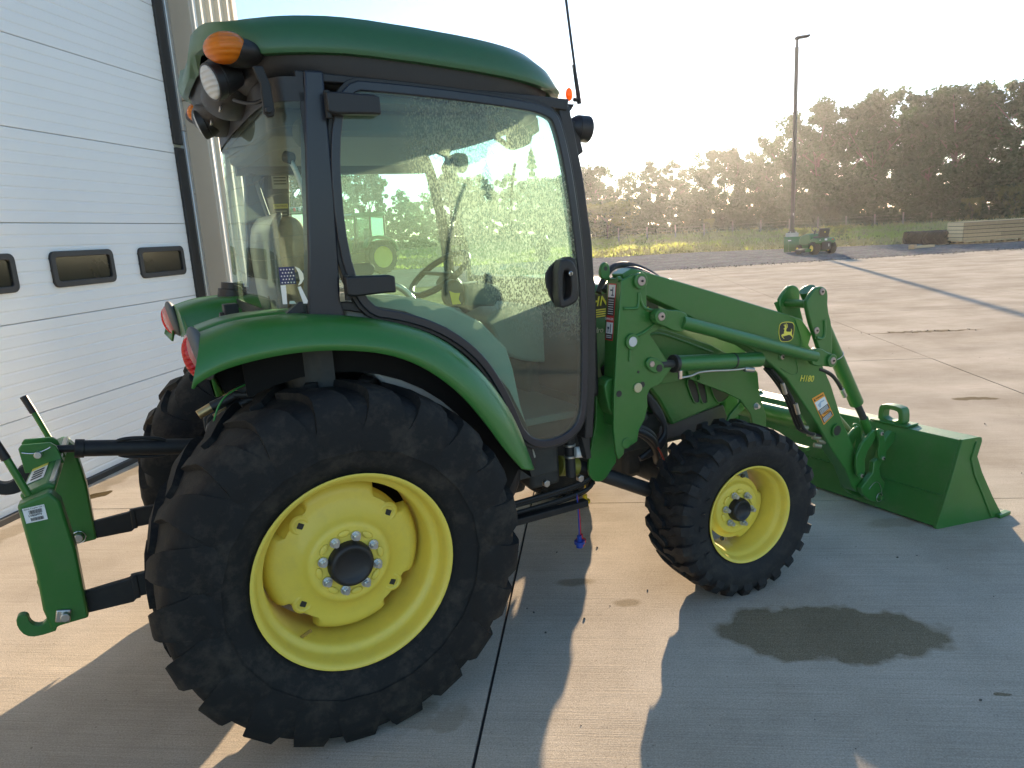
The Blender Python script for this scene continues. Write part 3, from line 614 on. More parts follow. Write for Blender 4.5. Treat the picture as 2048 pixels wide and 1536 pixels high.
# ---- wheels: built for the camera side (outer face toward -y), mirrored with sy = -1 for the far side
def lug(bm, st, sg):
    """st: stations (y, r_base, r_top, angle, half width in metres)"""
    rows = []
    for y, rb, rt_, a, hw, dy in st:
        da = hw/rt_
        rows.append([bm.verts.new((r*math.cos(q), yy, r*math.sin(q))) for r, q, yy in ((rb, a-da*1.25, y), (rt_, a-da, y+dy), (rt_, a+da, y+dy), (rb, a+da*1.25, y))])
    for A, B in zip(rows, rows[1:]):
        for k in range(3): bm.faces.new((A[k], A[k+1], B[k+1], B[k]))
    bm.faces.new(rows[0]); bm.faces.new(rows[-1][::-1])
def tyre_mesh(prof, nl, stations, twist):
    bm = bmesh.new(); a_lathe(bm, prof, (0, 0), 96)
    for s in (-1, 1):
        for k in range(nl):
            a0 = 2*PI*(k+(.5 if s > 0 else 0))/nl
            lug(bm, [(s*y, rb, rt_, a0+twist*a, hw, s*dy) for y, rb, rt_, a, hw, dy in stations], s)
    bmesh.ops.recalc_face_normals(bm, faces=bm.faces)
    me = bpy.data.meshes.new('tyre'); bm.to_mesh(me); bm.free(); me.shade_smooth(); me.set_sharp_from_angle(angle=math.radians(38)); return me
def smooth_prof(pts, it=2): return chaikin(pts, it, closed=False)
Rp = [(.17, .315), (.185, .34), (.205, .36), (.226, .42), (.232, .468), (.226, .530), (.203, .568), (.14, .583), (0, .587)]
Rp = smooth_prof([(-y, r) for y, r in Rp] + [(y, r) for y, r in Rp[::-1][1:]], 2)
RST = [(-.012, .57, .606, 0, .020, 0), (.05, .57, .609, .055, .026, 0), (.13, .565, .608, .12, .034, 0), (.174, .555, .602, .150, .042, .003), (.198, .535, .588, .168, .050, .006), (.216, .505, .552, .180, .058, .008), (.226, .475, .508, .186, .066, .006), (.231, .445, .463, .186, .070, .0025), (.230, .42, .430, .18, .060, -.002)]
TYRE_R = tyre_mesh(Rp, 21, RST, -1)
Fp = [(.115, .215), (.128, .235), (.142, .27), (.146, .30), (.140, .335), (.118, .358), (.07, .366), (0, .368)]
Fp = smooth_prof([(-y, r) for y, r in Fp] + [(y, r) for y, r in Fp[::-1][1:]], 2)
FST = [(-.015, .362, .384, 0, .011, 0), (.03, .362, .386, .05, .013, 0), (.06, .362, .386, .055, .015, 0), (.095, .355, .384, .13, .017, 0), (.128, .342, .374, .14, .020, .004), (.144, .315, .343, .14, .021, .005)]
TYRE_F = tyre_mesh(Fp, 25, FST, -1)
def rim_mesh(prof, seg=72):
    bm = bmesh.new(); a_lathe(bm, prof, (0, 0), seg); bmesh.ops.recalc_face_normals(bm, faces=bm.faces)
    me = bpy.data.meshes.new('rim'); bm.to_mesh(me); bm.free(); me.shade_smooth(); me.set_sharp_from_angle(angle=math.radians(40)); return me
def wheel(name, c, steer, tyre, r0, prof_rim, disc, nb, rb, ydisc, hubr, mirror, squash=0):
    wv = empty(name, parent=T, loc=c, rz=steer+(PI if mirror else 0))
    o = link('tyre', tyre.copy() if False else tyre, None, wv, smooth=0)
    if not tyre.materials: tyre.materials.append(TYRE if r0 > .3 else TYREF)
    r = link('rim', rim_mesh(prof_rim), YELLOW, wv, smooth=0)
    # disc with scalloped edge (four shallow notches), dished
    bm = bmesh.new(); seg = 128; rows = []
    for (y, rr_) in disc:
        row = []
        for k in range(seg):
            a = 2*PI*k/seg; q = rr_
            if rr_ > disc[-1][1]*.80:
                nd = 4 if r0 > .3 else 2
                ph = (a*nd/(2*PI)+(.0 if r0 > .3 else .18)) % 1
                wdt = .20 if r0 > .3 else .27
                dd = abs(ph-.5)
                t = min(1, max(0, (wdt-dd)/.05))*min(1, (rr_/disc[-1][1]-.80)/.12); t = t*t*(3-2*t)
                q = rr_*(1-(.115 if r0 > .3 else .23)*t)
            row.append(bm.verts.new((q*math.cos(a), y, q*math.sin(a))))
        rows.append(row)
    for A, B in zip(rows, rows[1:]):
        for k in range(seg): bm.faces.new((A[k], A[(k+1) % seg], B[(k+1) % seg], B[k]))
    dsk = from_bm('wheel_disc', bm, YELLOW, wv, smooth=45)
    # embossed pads between the bolts
    ye = ydisc
    bm = bmesh.new(); a_lathe(bm, smooth_prof([(ye+.02, hubr*1.02), (ye-.018, hubr*1.0), (ye-.030, hubr*.92), (ye-.034, hubr*.80), (ye-.024, hubr*.62), (ye-.018, hubr*.3), (ye-.016, 0)], 1), (0, 0), 40)
    from_bm('hub_cap', bm, PLAST, wv, smooth=45)
    for k in range(nb):
        a = 2*PI*(k+.5)/nb + (.10 if r0 > .3 else .35)
        bm = bmesh.new(); p = (rb*math.cos(a), ye-.001, rb*math.sin(a)); hexbolt(bm, p, .0125 if r0 > .3 else .0115, .018)
        b_ = from_bm('wheel_bolt', bm, BOLT, wv, smooth=30)
        bm = bmesh.new(); a2 = a+PI/nb; rp = rb*1.12
        a_sph(bm, (rp*math.cos(a2), ye+.001, rp*math.sin(a2)), .014, (1.5, .35, .8), 12, 8, Matrix.Rotation(-a2-PI/2, 4, 'Y'))
        from_bm('pad', bm, YELLOW, wv, smooth=180)
    if r0 > .3:
        for a in (.66, 2.32, 3.80, 5.55):
            bm = bmesh.new(); M_ = Matrix.Translation((.202*math.cos(a), disc_y(disc, .202)-.001, .202*math.sin(a))) @ Matrix.Rotation(.5, 4, 'Y') @ Matrix.Diagonal((.019, .004, .019, 1)); bmesh.ops.create_cube(bm, size=1, matrix=M_)
            from_bm('square_hole', bm, INK, wv, smooth=0)
            bm = bmesh.new(); a_lathe(bm, smooth_prof([(disc_y(disc, .202)+.004, .036), (disc_y(disc, .202)-.005, .026), (disc_y(disc, .202)+.001, .019)], 1), (.202*math.cos(a), .202*math.sin(a)), 28)
            from_bm('emboss', bm, YELLOW, wv, smooth=180)
        va = 3.98; pv_ = (.292*math.cos(va), -.10, .292*math.sin(va))
        bm = bmesh.new(); a_cyl(bm, pv_, (pv_[0]*.86+.01, -.125, pv_[2]*.86), .006, 10); a_cyl(bm, (pv_[0]*.985, -.102, pv_[2]*.985), (pv_[0]*1.03, -.095, pv_[2]*1.03), .013, 14); from_bm('valve_stem', bm, mat('brass', (.45, .33, .16), .4, metal=.8), wv)
    else:
        for a in (1.35, 4.15):
            bm = bmesh.new(); M_ = Matrix.Translation((.150*math.cos(a), ye+.010, .150*math.sin(a))) @ Matrix.Diagonal((.014, .012, .014, 1)); bmesh.ops.create_cube(bm, size=1, matrix=M_); from_bm('square_bolt', bm, CHASS, wv)
        # raised maker's lettering on the sidewall
        word = 'TITAN'
        for k, chh in enumerate(word):
            a = math.radians(205-13*k); rr2 = .272
            t_ = text('sidewall_letter', chh, .042, TYREF, wv, (rr2*math.cos(a), -.1455, rr2*math.sin(a)), (PI/2, 0, 0), ext=.0015)
            t_.rotation_euler = (Matrix.Rotation(-(a-PI/2), 3, 'Y') @ Matrix.Rotation(PI/2, 3, 'X')).to_euler()
    return wv
def disc_y(disc, r):
    for (y0, r0), (y1, r1) in zip(disc, disc[1:]):
        if r0 <= r <= r1: return y0+(y1-y0)*(r-r0)/(r1-r0)
    return disc[-1][0]
RRIM = smooth_prof([(-.17, .326), (-.185, .330), (-.194, .334), (-.196, .328), (-.190, .318), (-.176, .312), (-.150, .309), (-.132, .306), (-.124, .296), (-.118, .284), (-.095, .280), (.0, .279), (.10, .281), (.15, .30), (.19, .332)], 1)
RDISC = smooth_prof([(-.098, .0), (-.098, .118), (-.099, .128), (-.092, .140), (-.078, .150), (-.062, .175), (-.052, .205), (-.050, .232), (-.042, .252), (-.020, .266), (.012, .274)], 1)
FRIM = smooth_prof([(-.118, .214), (-.127, .222), (-.131, .2195), (-.127, .211), (-.112, .205), (-.092, .202), (-.078, .190), (-.04, .184), (.05, .184), (.09, .20), (.13, .222)], 1)
FDISC = smooth_prof([(-.042, .0), (-.042, .105), (-.038, .116), (-.022, .122), (-.016, .150), (-.006, .172), (.03, .181)], 1)
wheel('rear_wheel', (0, -.632, .588), 0, TYRE_R, .33, RRIM, RDISC, 8, .094, -.102, .076, False)
wheel('rear_wheel', (0, .632, .588), 0, TYRE_R, .33, RRIM, RDISC, 8, .094, -.102, .076, True)
ST = math.radians(-4.8)
wheel('front_wheel', (1.728, -.735, .375), ST, TYRE_F, .22, FRIM, FDISC, 6, .072, -.046, .052, False)
wheel('front_wheel', (1.728, .735, .375), ST, TYRE_F, .22, FRIM, FDISC, 6, .072, -.046, .052, True)

# ---- fenders
FL0 = [(-0.35,1.397),(-0.288,1.415),(-0.229,1.424),(-0.11,1.427),(-0.017,1.419),(0.111,1.4),(0.28,1.357),(0.422,1.288),(0.55,1.163),(0.643,1.026),(0.699,0.898),(0.738,0.75)]
FL3 = [(-0.402,1.259),(-0.349,1.287),(-0.294,1.304),(-0.188,1.319),(-0.064,1.322),(0.057,1.309),(0.183,1.28),(0.297,1.221),(0.414,1.118),(0.508,0.987),(0.57,0.884),(0.636,0.799)]
def fender(sg):
    o = None; bm = bmesh.new(); rows = []
    A = chaikin(FL0, 2, False); B = chaikin(FL3, 2, False)
    for k in range(0, 9):
        t = k/8
        if k < 0: q = [(a[0]+.012*k*(i < 12), -.64-.10*k, a[1]-.004*abs(k)) for i, a in enumerate(A)]
        else:
            s_, c_ = math.sin(t*PI/2)**.85, 1-math.cos(t*PI/2)
            q = [(a[0]+(b[0]-a[0])*c_, -.64-.16*s_, a[1]+(b[1]-a[1])*c_ + .006*math.sin(t*PI)) for a, b in zip(A, B)]
        rows.append([bm.verts.new((x, y*sg*-1*-1 if sg > 0 else -y, z)) for x, y, z in q])
    for R0, R1 in zip(rows, rows[1:]):
        for i in range(len(R0)-1): bm.faces.new((R0[i], R0[i+1], R1[i+1], R1[i]))
    # inboard shelf behind the cab
    bi = bmesh.new(); st = [a for a in A if a[0] < .03]; rr_ = []
    for yi, dz, fx in ((-.64, .0, 0), (-.56, .004, 0), (-.46, .004, 0), (-.385, -.004, .005), (-.355, -.035, .01), (-.35, -.12, .03), (-.35, -.26, .07)):
        rr_.append([bi.verts.new((x+(fx if i == 0 else fx*.5), yi*sg, z+dz)) for i, (x, z) in enumerate(st)])
    for Ra, Rb in zip(rr_, rr_[1:]):
        for i in range(len(Ra)-1): bi.faces.new((Ra[i], Ra[i+1], Rb[i+1], Rb[i]))
    e0 = [r[0] for r in rr_]; cc = bi.verts.new((FL0[0][0]+.012, -.50*sg, 1.27)); 
    for a_, b_ in zip(e0, e0[1:]): bi.faces.new((a_, b_, cc))
    bi.faces.new((e0[0], cc, bi.verts.new((FL0[0][0]+.01, -.64*sg, 1.25))))
    fs = from_bm('fender_shelf', bi, GREEN, T, smooth=50); so = fs.modifiers.new('thick', 'SOLIDIFY'); so.thickness = .008; so.offset = -1
    # rear end face, slightly scooped
    ends = [r[0] for r in rows]; c = bm.verts.new((sum(v.co.x for v in ends)/len(ends)+.02, sum(v.co.y for v in ends)/len(ends), 1.31))
    for a, b in zip(ends, ends[1:]): bm.faces.new((a, b, c))
    low = bm.verts.new((rows[-1][0].co.x+.02, -.62*sg, 1.24)); bm.faces.new((rows[0][0], c, low)); bm.faces.new((c, rows[-1][0], low))
    f = from_bm('fender', bm, GREEN, T, smooth=50); so = f.modifiers.new('thick', 'SOLIDIFY'); so.thickness = .008; so.offset = -1
    # tail lamp on the rear face
    x0 = FL0[0][0]
    lamp = empty('tail_lamp', parent=T); sph('lamp_bezel', (x0-.006, -.665*sg, 1.336), .078, GREYD, lamp, s=(.36, .95, 1.08), rot=(0, math.radians(-12), 0))
    l1 = sph('lamp_lens', (x0-.020, -.665*sg, 1.330), .066, mat('milky_red_lens', (.48, .16, .15), .22, coat=.6), lamp, s=(.42, .80, 1.05), rot=(0, math.radians(-12), 0))
    l2 = sph('lamp_lens', (x0-.0215, -.690*sg, 1.326), .062, REDL, lamp, s=(.56, .30, 1.08), rot=(math.radians(-6*sg), math.radians(-12), 0))
    # black liner between fender and chassis, and a black sheet filling the arch gap
    LN = [(-.30, 1.22), (-.05, 1.33), (.25, 1.26), (.45, 1.08), (.60, .82), (.66, .60), (.50, .55), (-.1, .60), (-.2, .9)]
    prism('liner_and_shade_fill', LN, -.36*sg, -.38*sg, LINER, T, bevel=0)
    ar = [(.628*math.cos(math.radians(t)), .588+.628*math.sin(math.radians(t))) for t in range(112, -1, -8)]
    prism('liner_and_shade_fill', ar + [(x-.012, z-.012) for x, z in FL0[::-1][:10]], -.604*sg, -.612*sg, LINER, T, bevel=0)  # flat black sheet added above the tyre, stands in for the arch's dark void
    Li = chaikin([(x, z-.02) for x, z in FL0[2:]], 1, False); bm = bmesh.new()
    a = [bm.verts.new((x, -.37*sg, z)) for x, z in Li]; b = [bm.verts.new((x-.01, -.70*sg, z-.012)) for x, z in Li]
    for i in range(len(a)-1): bm.faces.new((a[i], a[i+1], b[i+1], b[i]))
    from_bm('liner_and_shade_fill', bm, LINER, T)
fender(1); fender(-1)
# fuel cap and small black bracket on the far fender
cyl('fuel_cap', (-.115, .50, 1.405), (-.105, .50, 1.455), .062, PLAST, T); cyl('fuel_cap_grip', (-.105, .50, 1.455), (-.10, .50, 1.485), .050, PLAST, T, 14)
box('socket_bracket', (-.20, -.17, 1.375), (.05, .07, .13), BLACK, T); cyl('trailer_socket', (-.24, -.17, 1.38), (-.19, -.17, 1.38), .032, PLAST, T)

# ---- chassis
C_ = lambda n, c, s, m=CHASS, **k: box(n, c, s, m, T, **k)
C_('transmission', (.35, 0, .66), (1.25, .42, .42), bevel=.03); C_('frame_rail', (1.55, -.20, .62), (1.3, .05, .17)); C_('frame_rail', (1.55, .20, .62), (1.3, .05, .17))
C_('engine', (1.45, 0, .86), (.85, .36, .42), bevel=.02); C_('oil_pan', (1.45, 0, .58), (.7, .30, .18), bevel=.03)
cyl('rear_axle', (0, -.52, .588), (0, .52, .588), .11, CHASS, T); cyl('front_axle', (1.728, -.62, .40), (1.728, .62, .40), .065, CHASS, T, bevel=0)
C_('front_axle_pivot', (1.72, 0, .47), (.3, .32, .22), bevel=.03)
for sg in (1, -1): C_('wheel_knuckle', (1.728, -.60*sg, .39), (.15, .12, .22), bevel=.02)
C_('toolbox', (.93, -.40, .67), (.15, .12, .22), bevel=.02); C_('cab_mount', (.80, -.36, .70), (.35, .25, .14)); C_('cab_floor_pan', (.62, 0, .83), (.95, 1.02, .07), bevel=.01)
cyl('steering_cylinder', (1.12, -.37, .60), (1.49, -.555, .425), .034, BLACK, T); cyl('cylinder_rod', (1.49, -.555, .425), (1.62, -.59, .385), .014, CHROME, T)
sph('cylinder_seal', (1.492, -.556, .424), .036, STEEL, T, s=(.3, 1, 1))
# long hydraulic lines under the cab
for k, (dz, dy) in enumerate(((0, 0), (-.022, .02), (-.045, 0), (-.066, .025))):
    tube('hydraulic_line', [(.50, -.42+dy, .505+dz), (.80, -.44+dy, .515+dz), (1.08, -.47+dy, .540+dz), (1.20, -.45+dy, .56+dz), (1.22, -.36, .62+dz)], .0095, BLACK, T)
C_('line_clamp', (.72, -.43, .478), (.05, .05, .12), BLACK); C_('step_rail', (.82, -.46, .445), (.62, .04, .03), BLACK)
cyl('filler_tube', (1.03, -.50, .60), (1.03, -.50, .80), .022, RUBB, T); cyl('filler_cap', (1.035, -.535, .715), (1.085, -.55, .712), .024, WHITE, T, 12)
cyl('hose_clamp', (1.03, -.50, .735), (1.03, -.50, .745), .026, STEEL, T); cyl('hose_clamp', (1.03, -.50, .685), (1.03, -.50, .695), .026, STEEL, T)
tube('corrugated_hose', [(.68, -.46, .83), (.76, -.47, .74), (.77, -.47, .62), (.72, -.44, .54)], .034, RUBB, T)
tube('corrugated_hose', [(1.36, -.30, 1.02), (1.44, -.36, .90), (1.50, -.36, .74)], .055, RUBB, T)
cyl('oil_filter', (1.03, -.40, .62), (1.12, -.40, .60), .045, mat('filter_yellow_green', (.22, .20, .03), .4), T)
for p in ((.90, -.50, .60), (.66, -.42, .68), (1.07, -.50, .585)): cyl('frame_bolt', p, (p[0], p[1]-.02, p[2]), .016, STEEL, T, 6)
# coloured dust caps hanging on cords
def dustcap(c, top, bot, m):
    cord = tube('dust_cap_cord', [top, ((top[0]+bot[0])/2+.006, top[1], (top[2]+bot[2])/2), bot], .0035, m, T)
    bm = bmesh.new(); x, y, z = bot; a_cyl(bm, (x, y, z), (x, y, z-.025), .011, 10); a_cyl(bm, (x, y, z-.025), (x, y, z-.038), .024, 14); a_cyl(bm, (x, y, z-.038), (x, y, z-.055), .016, 12); from_bm('dust_cap', bm, m, T)
CB, CR, CY = mat('blue_cap', (.01, .05, .30), .4), mat('red_cap', (.55, .02, .03), .4), mat('yellow_cap', (.75, .50, .01), .4)
dustcap('b', (1.075, -.47, .50), (1.080, -.47, .302), CB); dustcap('r', (1.09, -.45, .50), (1.10, -.45, .296), CR); dustcap('y', (1.19, -.36, .50), (1.19, -.36, .435), CY)
# hose bundles behind the mast
rnd = random.Random(21)
for k in range(9):
    o_ = rnd.uniform(-.03, .03); q = rnd.uniform(-.03, .03)
    tube('hydraulic_hose', [(1.22, -.38+o_, .80+q), (1.36, -.42+o_, .74+q+.02*k/4), (1.52, -.44+o_, .68+q), (1.60+o_, -.40, .55+q), (1.68, -.28, .50+o_)], .011+.002*(k % 3), RUBB, T)
for k in range(4):
    tube('hydraulic_hose', [(1.42+.02*k, -.36, .98), (1.55, -.40, .86-.02*k), (1.63, -.42, .70), (1.60, -.42, .58+.015*k), (1.48, -.40, .56)], .013, RUBB, T)
tube('wire_loom', [(1.5, -.45, .66), (1.60, -.46, .58), (1.63, -.40, .42)], .005, mat('red_wire', (.35, .03, .02), .5), T)

# ---- rear linkage and hoses under the near fender
cyl('top_link', (-.87, 0, .975), (-.30, 0, .876), .014, BLACK, T); cyl('top_link_sleeve', (-.75, 0, .954), (-.30, 0, .876), .030, BLACK, T); cyl('top_link_collar', (-.775, 0, .9585), (-.745, 0, .953), .034, BLACK, T)
tube('top_link_handle', [(-.64, -.012, .962), (-.62, -.014, .972), (-.50, -.014, .951), (-.48, -.012, .934)], .007, BLACK, T); tube('top_link_handle', [(-.64, 0, .908), (-.62, 0, .894), (-.50, 0, .873), (-.48, 0, .880)], .007, BLACK, T)
prism('top_link_bracket', chaikin([(-.34, .93), (-.34, 1.03), (-.20, 1.06), (-.1, .98), (-.1, .86), (-.3, .88)], 1), -.05, -.035, CHASS, T); cyl('bracket_pin', (-.30, -.07, .99), (-.30, .06, .99), .03, BLACK, T)
prism('rockshaft_arm', chaikin([(-.36, 1.02), (-.30, 1.06), (-.05, 1.05), (-.05, .95), (-.33, .97)], 1), -.30, -.27, CHASS, T)
for sg in (1, -1):
    yl = -.355*sg
    P = [(-.90, .55), (-.66, .565), (-.64, .575), (-.30, .575), (0, .55), (0, .47), (-.30, .49), (-.64, .495), (-.66, .48), (-.90, .485)]
    prism('lift_arm', P, yl-.012, yl+.012, BLACK, T, bevel=.003); prism('lift_arm_sleeve', [(-.655, .490), (-.655, .574), (-.635, .574), (-.635, .490)], yl-.016, yl+.016, BLACK, T)
sph('hitch_ball', (-.47, -.04, .475), .027, BLACK, T); cyl('ball_neck', (-.47, -.04, .41), (-.47, -.04, .46), .015, STEEL, T); C_('drawbar', (-.25, -.04, .395), (.5, .07, .03), BLACK)
# remote couplers: black hoses and chrome fittings
for i, (x, z) in enumerate(((-.33, 1.12), (-.28, 1.10), (-.24, 1.16))):
    tube('remote_hose', [(x, -.42, z), (x+.12, -.43, z+.045), (x+.30, -.40, z+.10), (x+.42, -.30, z+.10)], .018, RUBB, T)
    cyl('hose_ferrule', (x-.045, -.42, z-.02), (x, -.42, z), .016, mat('brass', (1, 1, 1)), T, 12)
cyl('quick_coupler_fitting', (-.20, -.45, 1.10), (-.12, -.45, 1.115), .017, CHROME, T); cyl('quick_coupler_fitting', (-.10, -.45, 1.22), (-.16, -.45, 1.205), .017, CHROME, T); cyl('quick_coupler_collar', (-.235, -.45, 1.093), (-.20, -.45, 1.10), .026, BLACK, T)
tube('green_tie_cord', [(-.16, -.47, 1.20), (-.27, -.50, 1.19), (-.335, -.52, 1.12), (-.35, -.52, 1.04)], .003, mat('green_cord', (.03, .22, .04), .5), T)
tube('silver_hose', [(-.27, -.44, 1.075), (-.20, -.46, 1.055), (-.12, -.48, 1.02)], .007, STEEL, T)
C_('remote_valve_block', (-.02, -.40, 1.16), (.12, .10, .20), BLACK)
rnd = random.Random(31)
for k in range(8):
    x, z = -.30+rnd.uniform(0, .22), 1.05+rnd.uniform(0, .16); y = -.40+rnd.uniform(-.06, .08)
    tube('remote_hose', [(x, y, z), (x+.10, y-.02, z+rnd.uniform(-.02, .06)), (x+.24, y, z+rnd.uniform(.0, .10)), (x+.34, y+.06, z+rnd.uniform(-.05, .08))], rnd.choice((.006, .008, .011, .014)), RUBB, T)
for k in range(5):
    x, z = -.26+rnd.uniform(0, .20), 1.06+rnd.uniform(0, .15); a = rnd.uniform(-.3, .9)
    cyl('hose_fitting', (x, -.455, z), (x+.05*math.cos(a), -.455, z+.05*math.sin(a)), rnd.choice((.009, .012)), rnd.choice((CHROME, STEEL, BOLT)), T, 10)
C_('post_under_cab', (-.02, -.55, 1.26), (.11, .04, .30), PLAST)

# ---- quick hitch frame
H = empty('quick_hitch', parent=T)
for sg in (1, -1):
    out = [(-0.917,0.901),(-0.829,0.925),(-0.805,0.889),(-0.789,0.72),(-0.79,0.48),(-0.872,0.477),(-0.896,0.468),(-0.908,0.543),(-0.906,0.667),(-0.91,0.753)]
    prism('hitch_upright', out, -.40*sg, -.335*sg, GREEN, H, bevel=.008)
    hook = chaikin([(-0.915,0.675),(-0.898,0.52),(-0.914,0.49),(-0.938,0.492),(-0.951,0.511),(-0.951,0.532),(-0.966,0.542),(-0.983,0.536),(-0.985,0.501),(-0.969,0.467),(-0.94,0.454),(-0.87,0.459),(-0.861,0.641)], 1)
    prism('lower_hook', hook, -.385*sg, -.355*sg, GREENB, H, bevel=.003)
    if sg > 0: C_2 = box('pin_plate', (-.857, -.405, .512), (.042, .008, .042), STEEL, H, rot=(0, .25, 0))
    cyl('lower_pin', (-.85, -.405*sg, .513), (-.85, -.43*sg, .513), .014, STEEL, H)
    cyl('lower_pin', (-.85, -.33*sg, .513), (-.85, -.30*sg, .513), .016, STEEL, H)
    tube('pin_ring', [(-.85+.026*math.cos(a), -.318*sg, .513+.026*math.sin(a)) for a in [i*PI/6 for i in range(12)]], .0022, CHROME, H, cyclic=True)
    cyl('latch_lever', (-.885, -.375*sg, .92), (-.925, -.372*sg, 1.06), .011, GREEN, H); cyl('lever_grip', (-.922, -.372*sg, 1.045), (-.945, -.372*sg, 1.115), .0135, PLAST, H)
bm = bmesh.new(); a_prism(bm, [(-.915, .915), (-.835, .94), (-.815, .925), (-.835, .87), (-.90, .86)], -.335, .335); from_bm('cross_beam', bm, GREEN, H, bevel=.006)
box('beam_wear_strip', (-.825, 0, .937), (.016, .62, .006), STEEL, H, rot=(0, -.3, 0), bevel=.001)
for y in (-.05, .035): prism('top_link_plate', [(-.93, .91), (-.935, 1.0), (-.925, 1.012), (-.84, 1.005), (-.825, .99), (-.81, .925), (-.85, .91)], y, y+.014, GREEN, H, bevel=.003)
cyl('top_pin', (-.88, -.075, .972), (-.88, .07, .972), .012, STEEL, H); tube('top_pin_clip', [(-.925, -.062, .988), (-.90, -.066, .978), (-.86, -.066, .982), (-.84, -.062, .992)], .0022, CHROME, H)
hk = chaikin([(-.93, .93), (-.955, .925), (-.965, .89), (-.99, .875), (-1.02, .885), (-1.045, .92), (-1.06, .915), (-1.05, .865), (-1.01, .835), (-.96, .835), (-.90, .87)], 2)
prism('top_hook', hk, -.02, .02, BLACK, H, bevel=.004)
# labels on the hitch
q = [(-0.905,0.889),(-0.847,0.891),(-0.845,0.841),(-0.902,0.84)]; quad('barcode_label', [at_y(p, -.4015) for p in (q[0], q[1], q[2], q[3])][::-1], WHITE, H)
bm = bmesh.new(); rnd = random.Random(2)
def lerp2(q, u, v):
    a = [q[0][i]*(1-u)+q[1][i]*u for i in (0, 1)]; b = [q[3][i]*(1-u)+q[2][i]*u for i in (0, 1)]; return [a[i]*(1-v)+b[i]*v for i in (0, 1)]
def inkquad(bm, q, u0, u1, v0, v1, y):
    c = [lerp2(q, u, v) for u, v in ((u0, v0), (u1, v0), (u1, v1), (u0, v1))]; bm.faces.new([bm.verts.new((p[0], y, p[1])) for p in c])
for v0, v1 in ((.20, .46), (.70, .92)):
    u = .25
    while u < .85:
        w_ = rnd.choice((.008, .012, .02)); inkquad(bm, q, u, u+w_, v0, v1, -.4035); u += w_+rnd.choice((.008, .013))
from_bm('barcode', bm, INK, H, smooth=0)
ang = math.atan2(q[1][1]-q[0][1], q[1][0]-q[0][0])
def flat_text(nm, s, size, qd, u, v, y, m, par, shear=0, align='CENTER', off=0, ext=.0004):
    p = lerp2(qd, u, v); a = math.atan2(qd[1][1]-qd[0][1], qd[1][0]-qd[0][0])
    o = text(nm, s, size, m, par, (p[0], y, p[1]), (0, 0, 0), ext=ext, shear=shear, align=align, off=off)
    o.rotation_euler = (Matrix.Rotation(-a, 3, 'Y') @ Matrix.Rotation(PI/2, 3, 'X')).to_euler(); return o
flat_text('label_text', 'IML Quick Coupler Cat 1', .0062, q, .42, .09, -.4032, INK, H); flat_text('label_text', 'LVB25976', .0085, q, .5, .56, -.4032, INK, H, off=.0002)
quad('caution_label', [(-.905, -.24, .9215), (-.905, -.06, .9215), (-.855, -.06, .9365), (-.855, -.24, .9365)], WHITE, H); quad('caution_label', [(-.905, -.085, .9225), (-.905, -.055, .9225), (-.855, -.055, .9375), (-.855, -.085, .9375)], LYEL, H, th=.0016)
for k in range(4): quad('label_line', [(-.895, -.22+.032*k, .9262), (-.895, -.205+.032*k, .9262), (-.863, -.205+.032*k, .9358), (-.863, -.22+.032*k, .9358)], INK, H, th=.0012)

# ================================================================ CAB
def superring(cx, a0, a1, b, z, n=72, p=3.6, zf=None):
    """plan outline: rear half length a0, front half length a1, half width b"""
    V = []
    for k in range(n):
        t = 2*PI*k/n; c, s = math.cos(t), math.sin(t); a = a1 if c > 0 else a0
        x = cx+a*math.copysign(abs(c)**(2/p), c); y = b*math.copysign(abs(s)**(2/p), s)
        V.append((x, y, z+(zf(x, y) if zf else 0)))
    return V
def loft(name, rings, m, parent, smooth=50, capb=True, capt=True):
    bm = bmesh.new(); R_ = [[bm.verts.new(p) for p in r] for r in rings]; n = len(R_[0])
    for A, B in zip(R_, R_[1:]):
        for k in range(n): bm.faces.new((A[k], A[(k+1) % n], B[(k+1) % n], B[k]))
    if capb: bm.faces.new(R_[0][::-1])
    if capt: bm.faces.new(R_[-1])
    return from_bm(name, bm, m, parent, smooth=smooth)
def zroof(x, y):            # height of the green edge along the roof, arched over the rear lamps
    z = 2.20-.045*max(0, x-.15)**1.35*1.9
    if x < -.06: z += .052*min(1, max(0, (-x-.06)/.13))*(1 if abs(y) > .25 else .2)
    return z
cx, a0, a1, b = .42, .650, .70, .675
R1 = superring(cx, a0, a1, b, 0, zf=zroof); R1b = superring(cx, a0+.006, a1+.006, b+.006, .018, zf=zroof)
R2 = superring(cx, a0-.010, a1-.035, b-.010, .074, zf=zroof); R3 = superring(cx, a0-.045, a1-.10, b-.038, .114, zf=lambda x, y: zroof(x, 0)-.0)
R4 = superring(cx, a0-.12, a1-.20, b-.12, .132, zf=lambda x, y: zroof(x, 0)); R5 = superring(cx, a0-.30, a1-.40, b-.35, .142, zf=lambda x, y: zroof(x, 0))
Rin = superring(cx, a0-.02, a1-.02, b-.02, -.002, zf=zroof)
loft('roof_cap', [Rin, R1, R1b, R2, R3, R4, R5], GREENR, T, capb=False)
def zh(x, y): return min(0, -.045*max(0, x-.15)**1.35*1.9)
H0 = superring(cx, a0-.03, a1-.05, b-.018, 2.235, zf=zh); H1 = superring(cx, a0-.045, a1-.05, b-.022, 2.18, zf=zh); H2 = superring(cx, a0-.075, a1-.09, b-.028, 2.15, zf=zh)
H3 = superring(cx, a0-.12, a1-.10, b-.032, 2.125, zf=zh); H4 = superring(cx, a0-.18, a1-.14, b-.06, 2.105, zf=zh)
loft('roof_housing', [H4, H3, H2, H1, H0], PLAST, T)
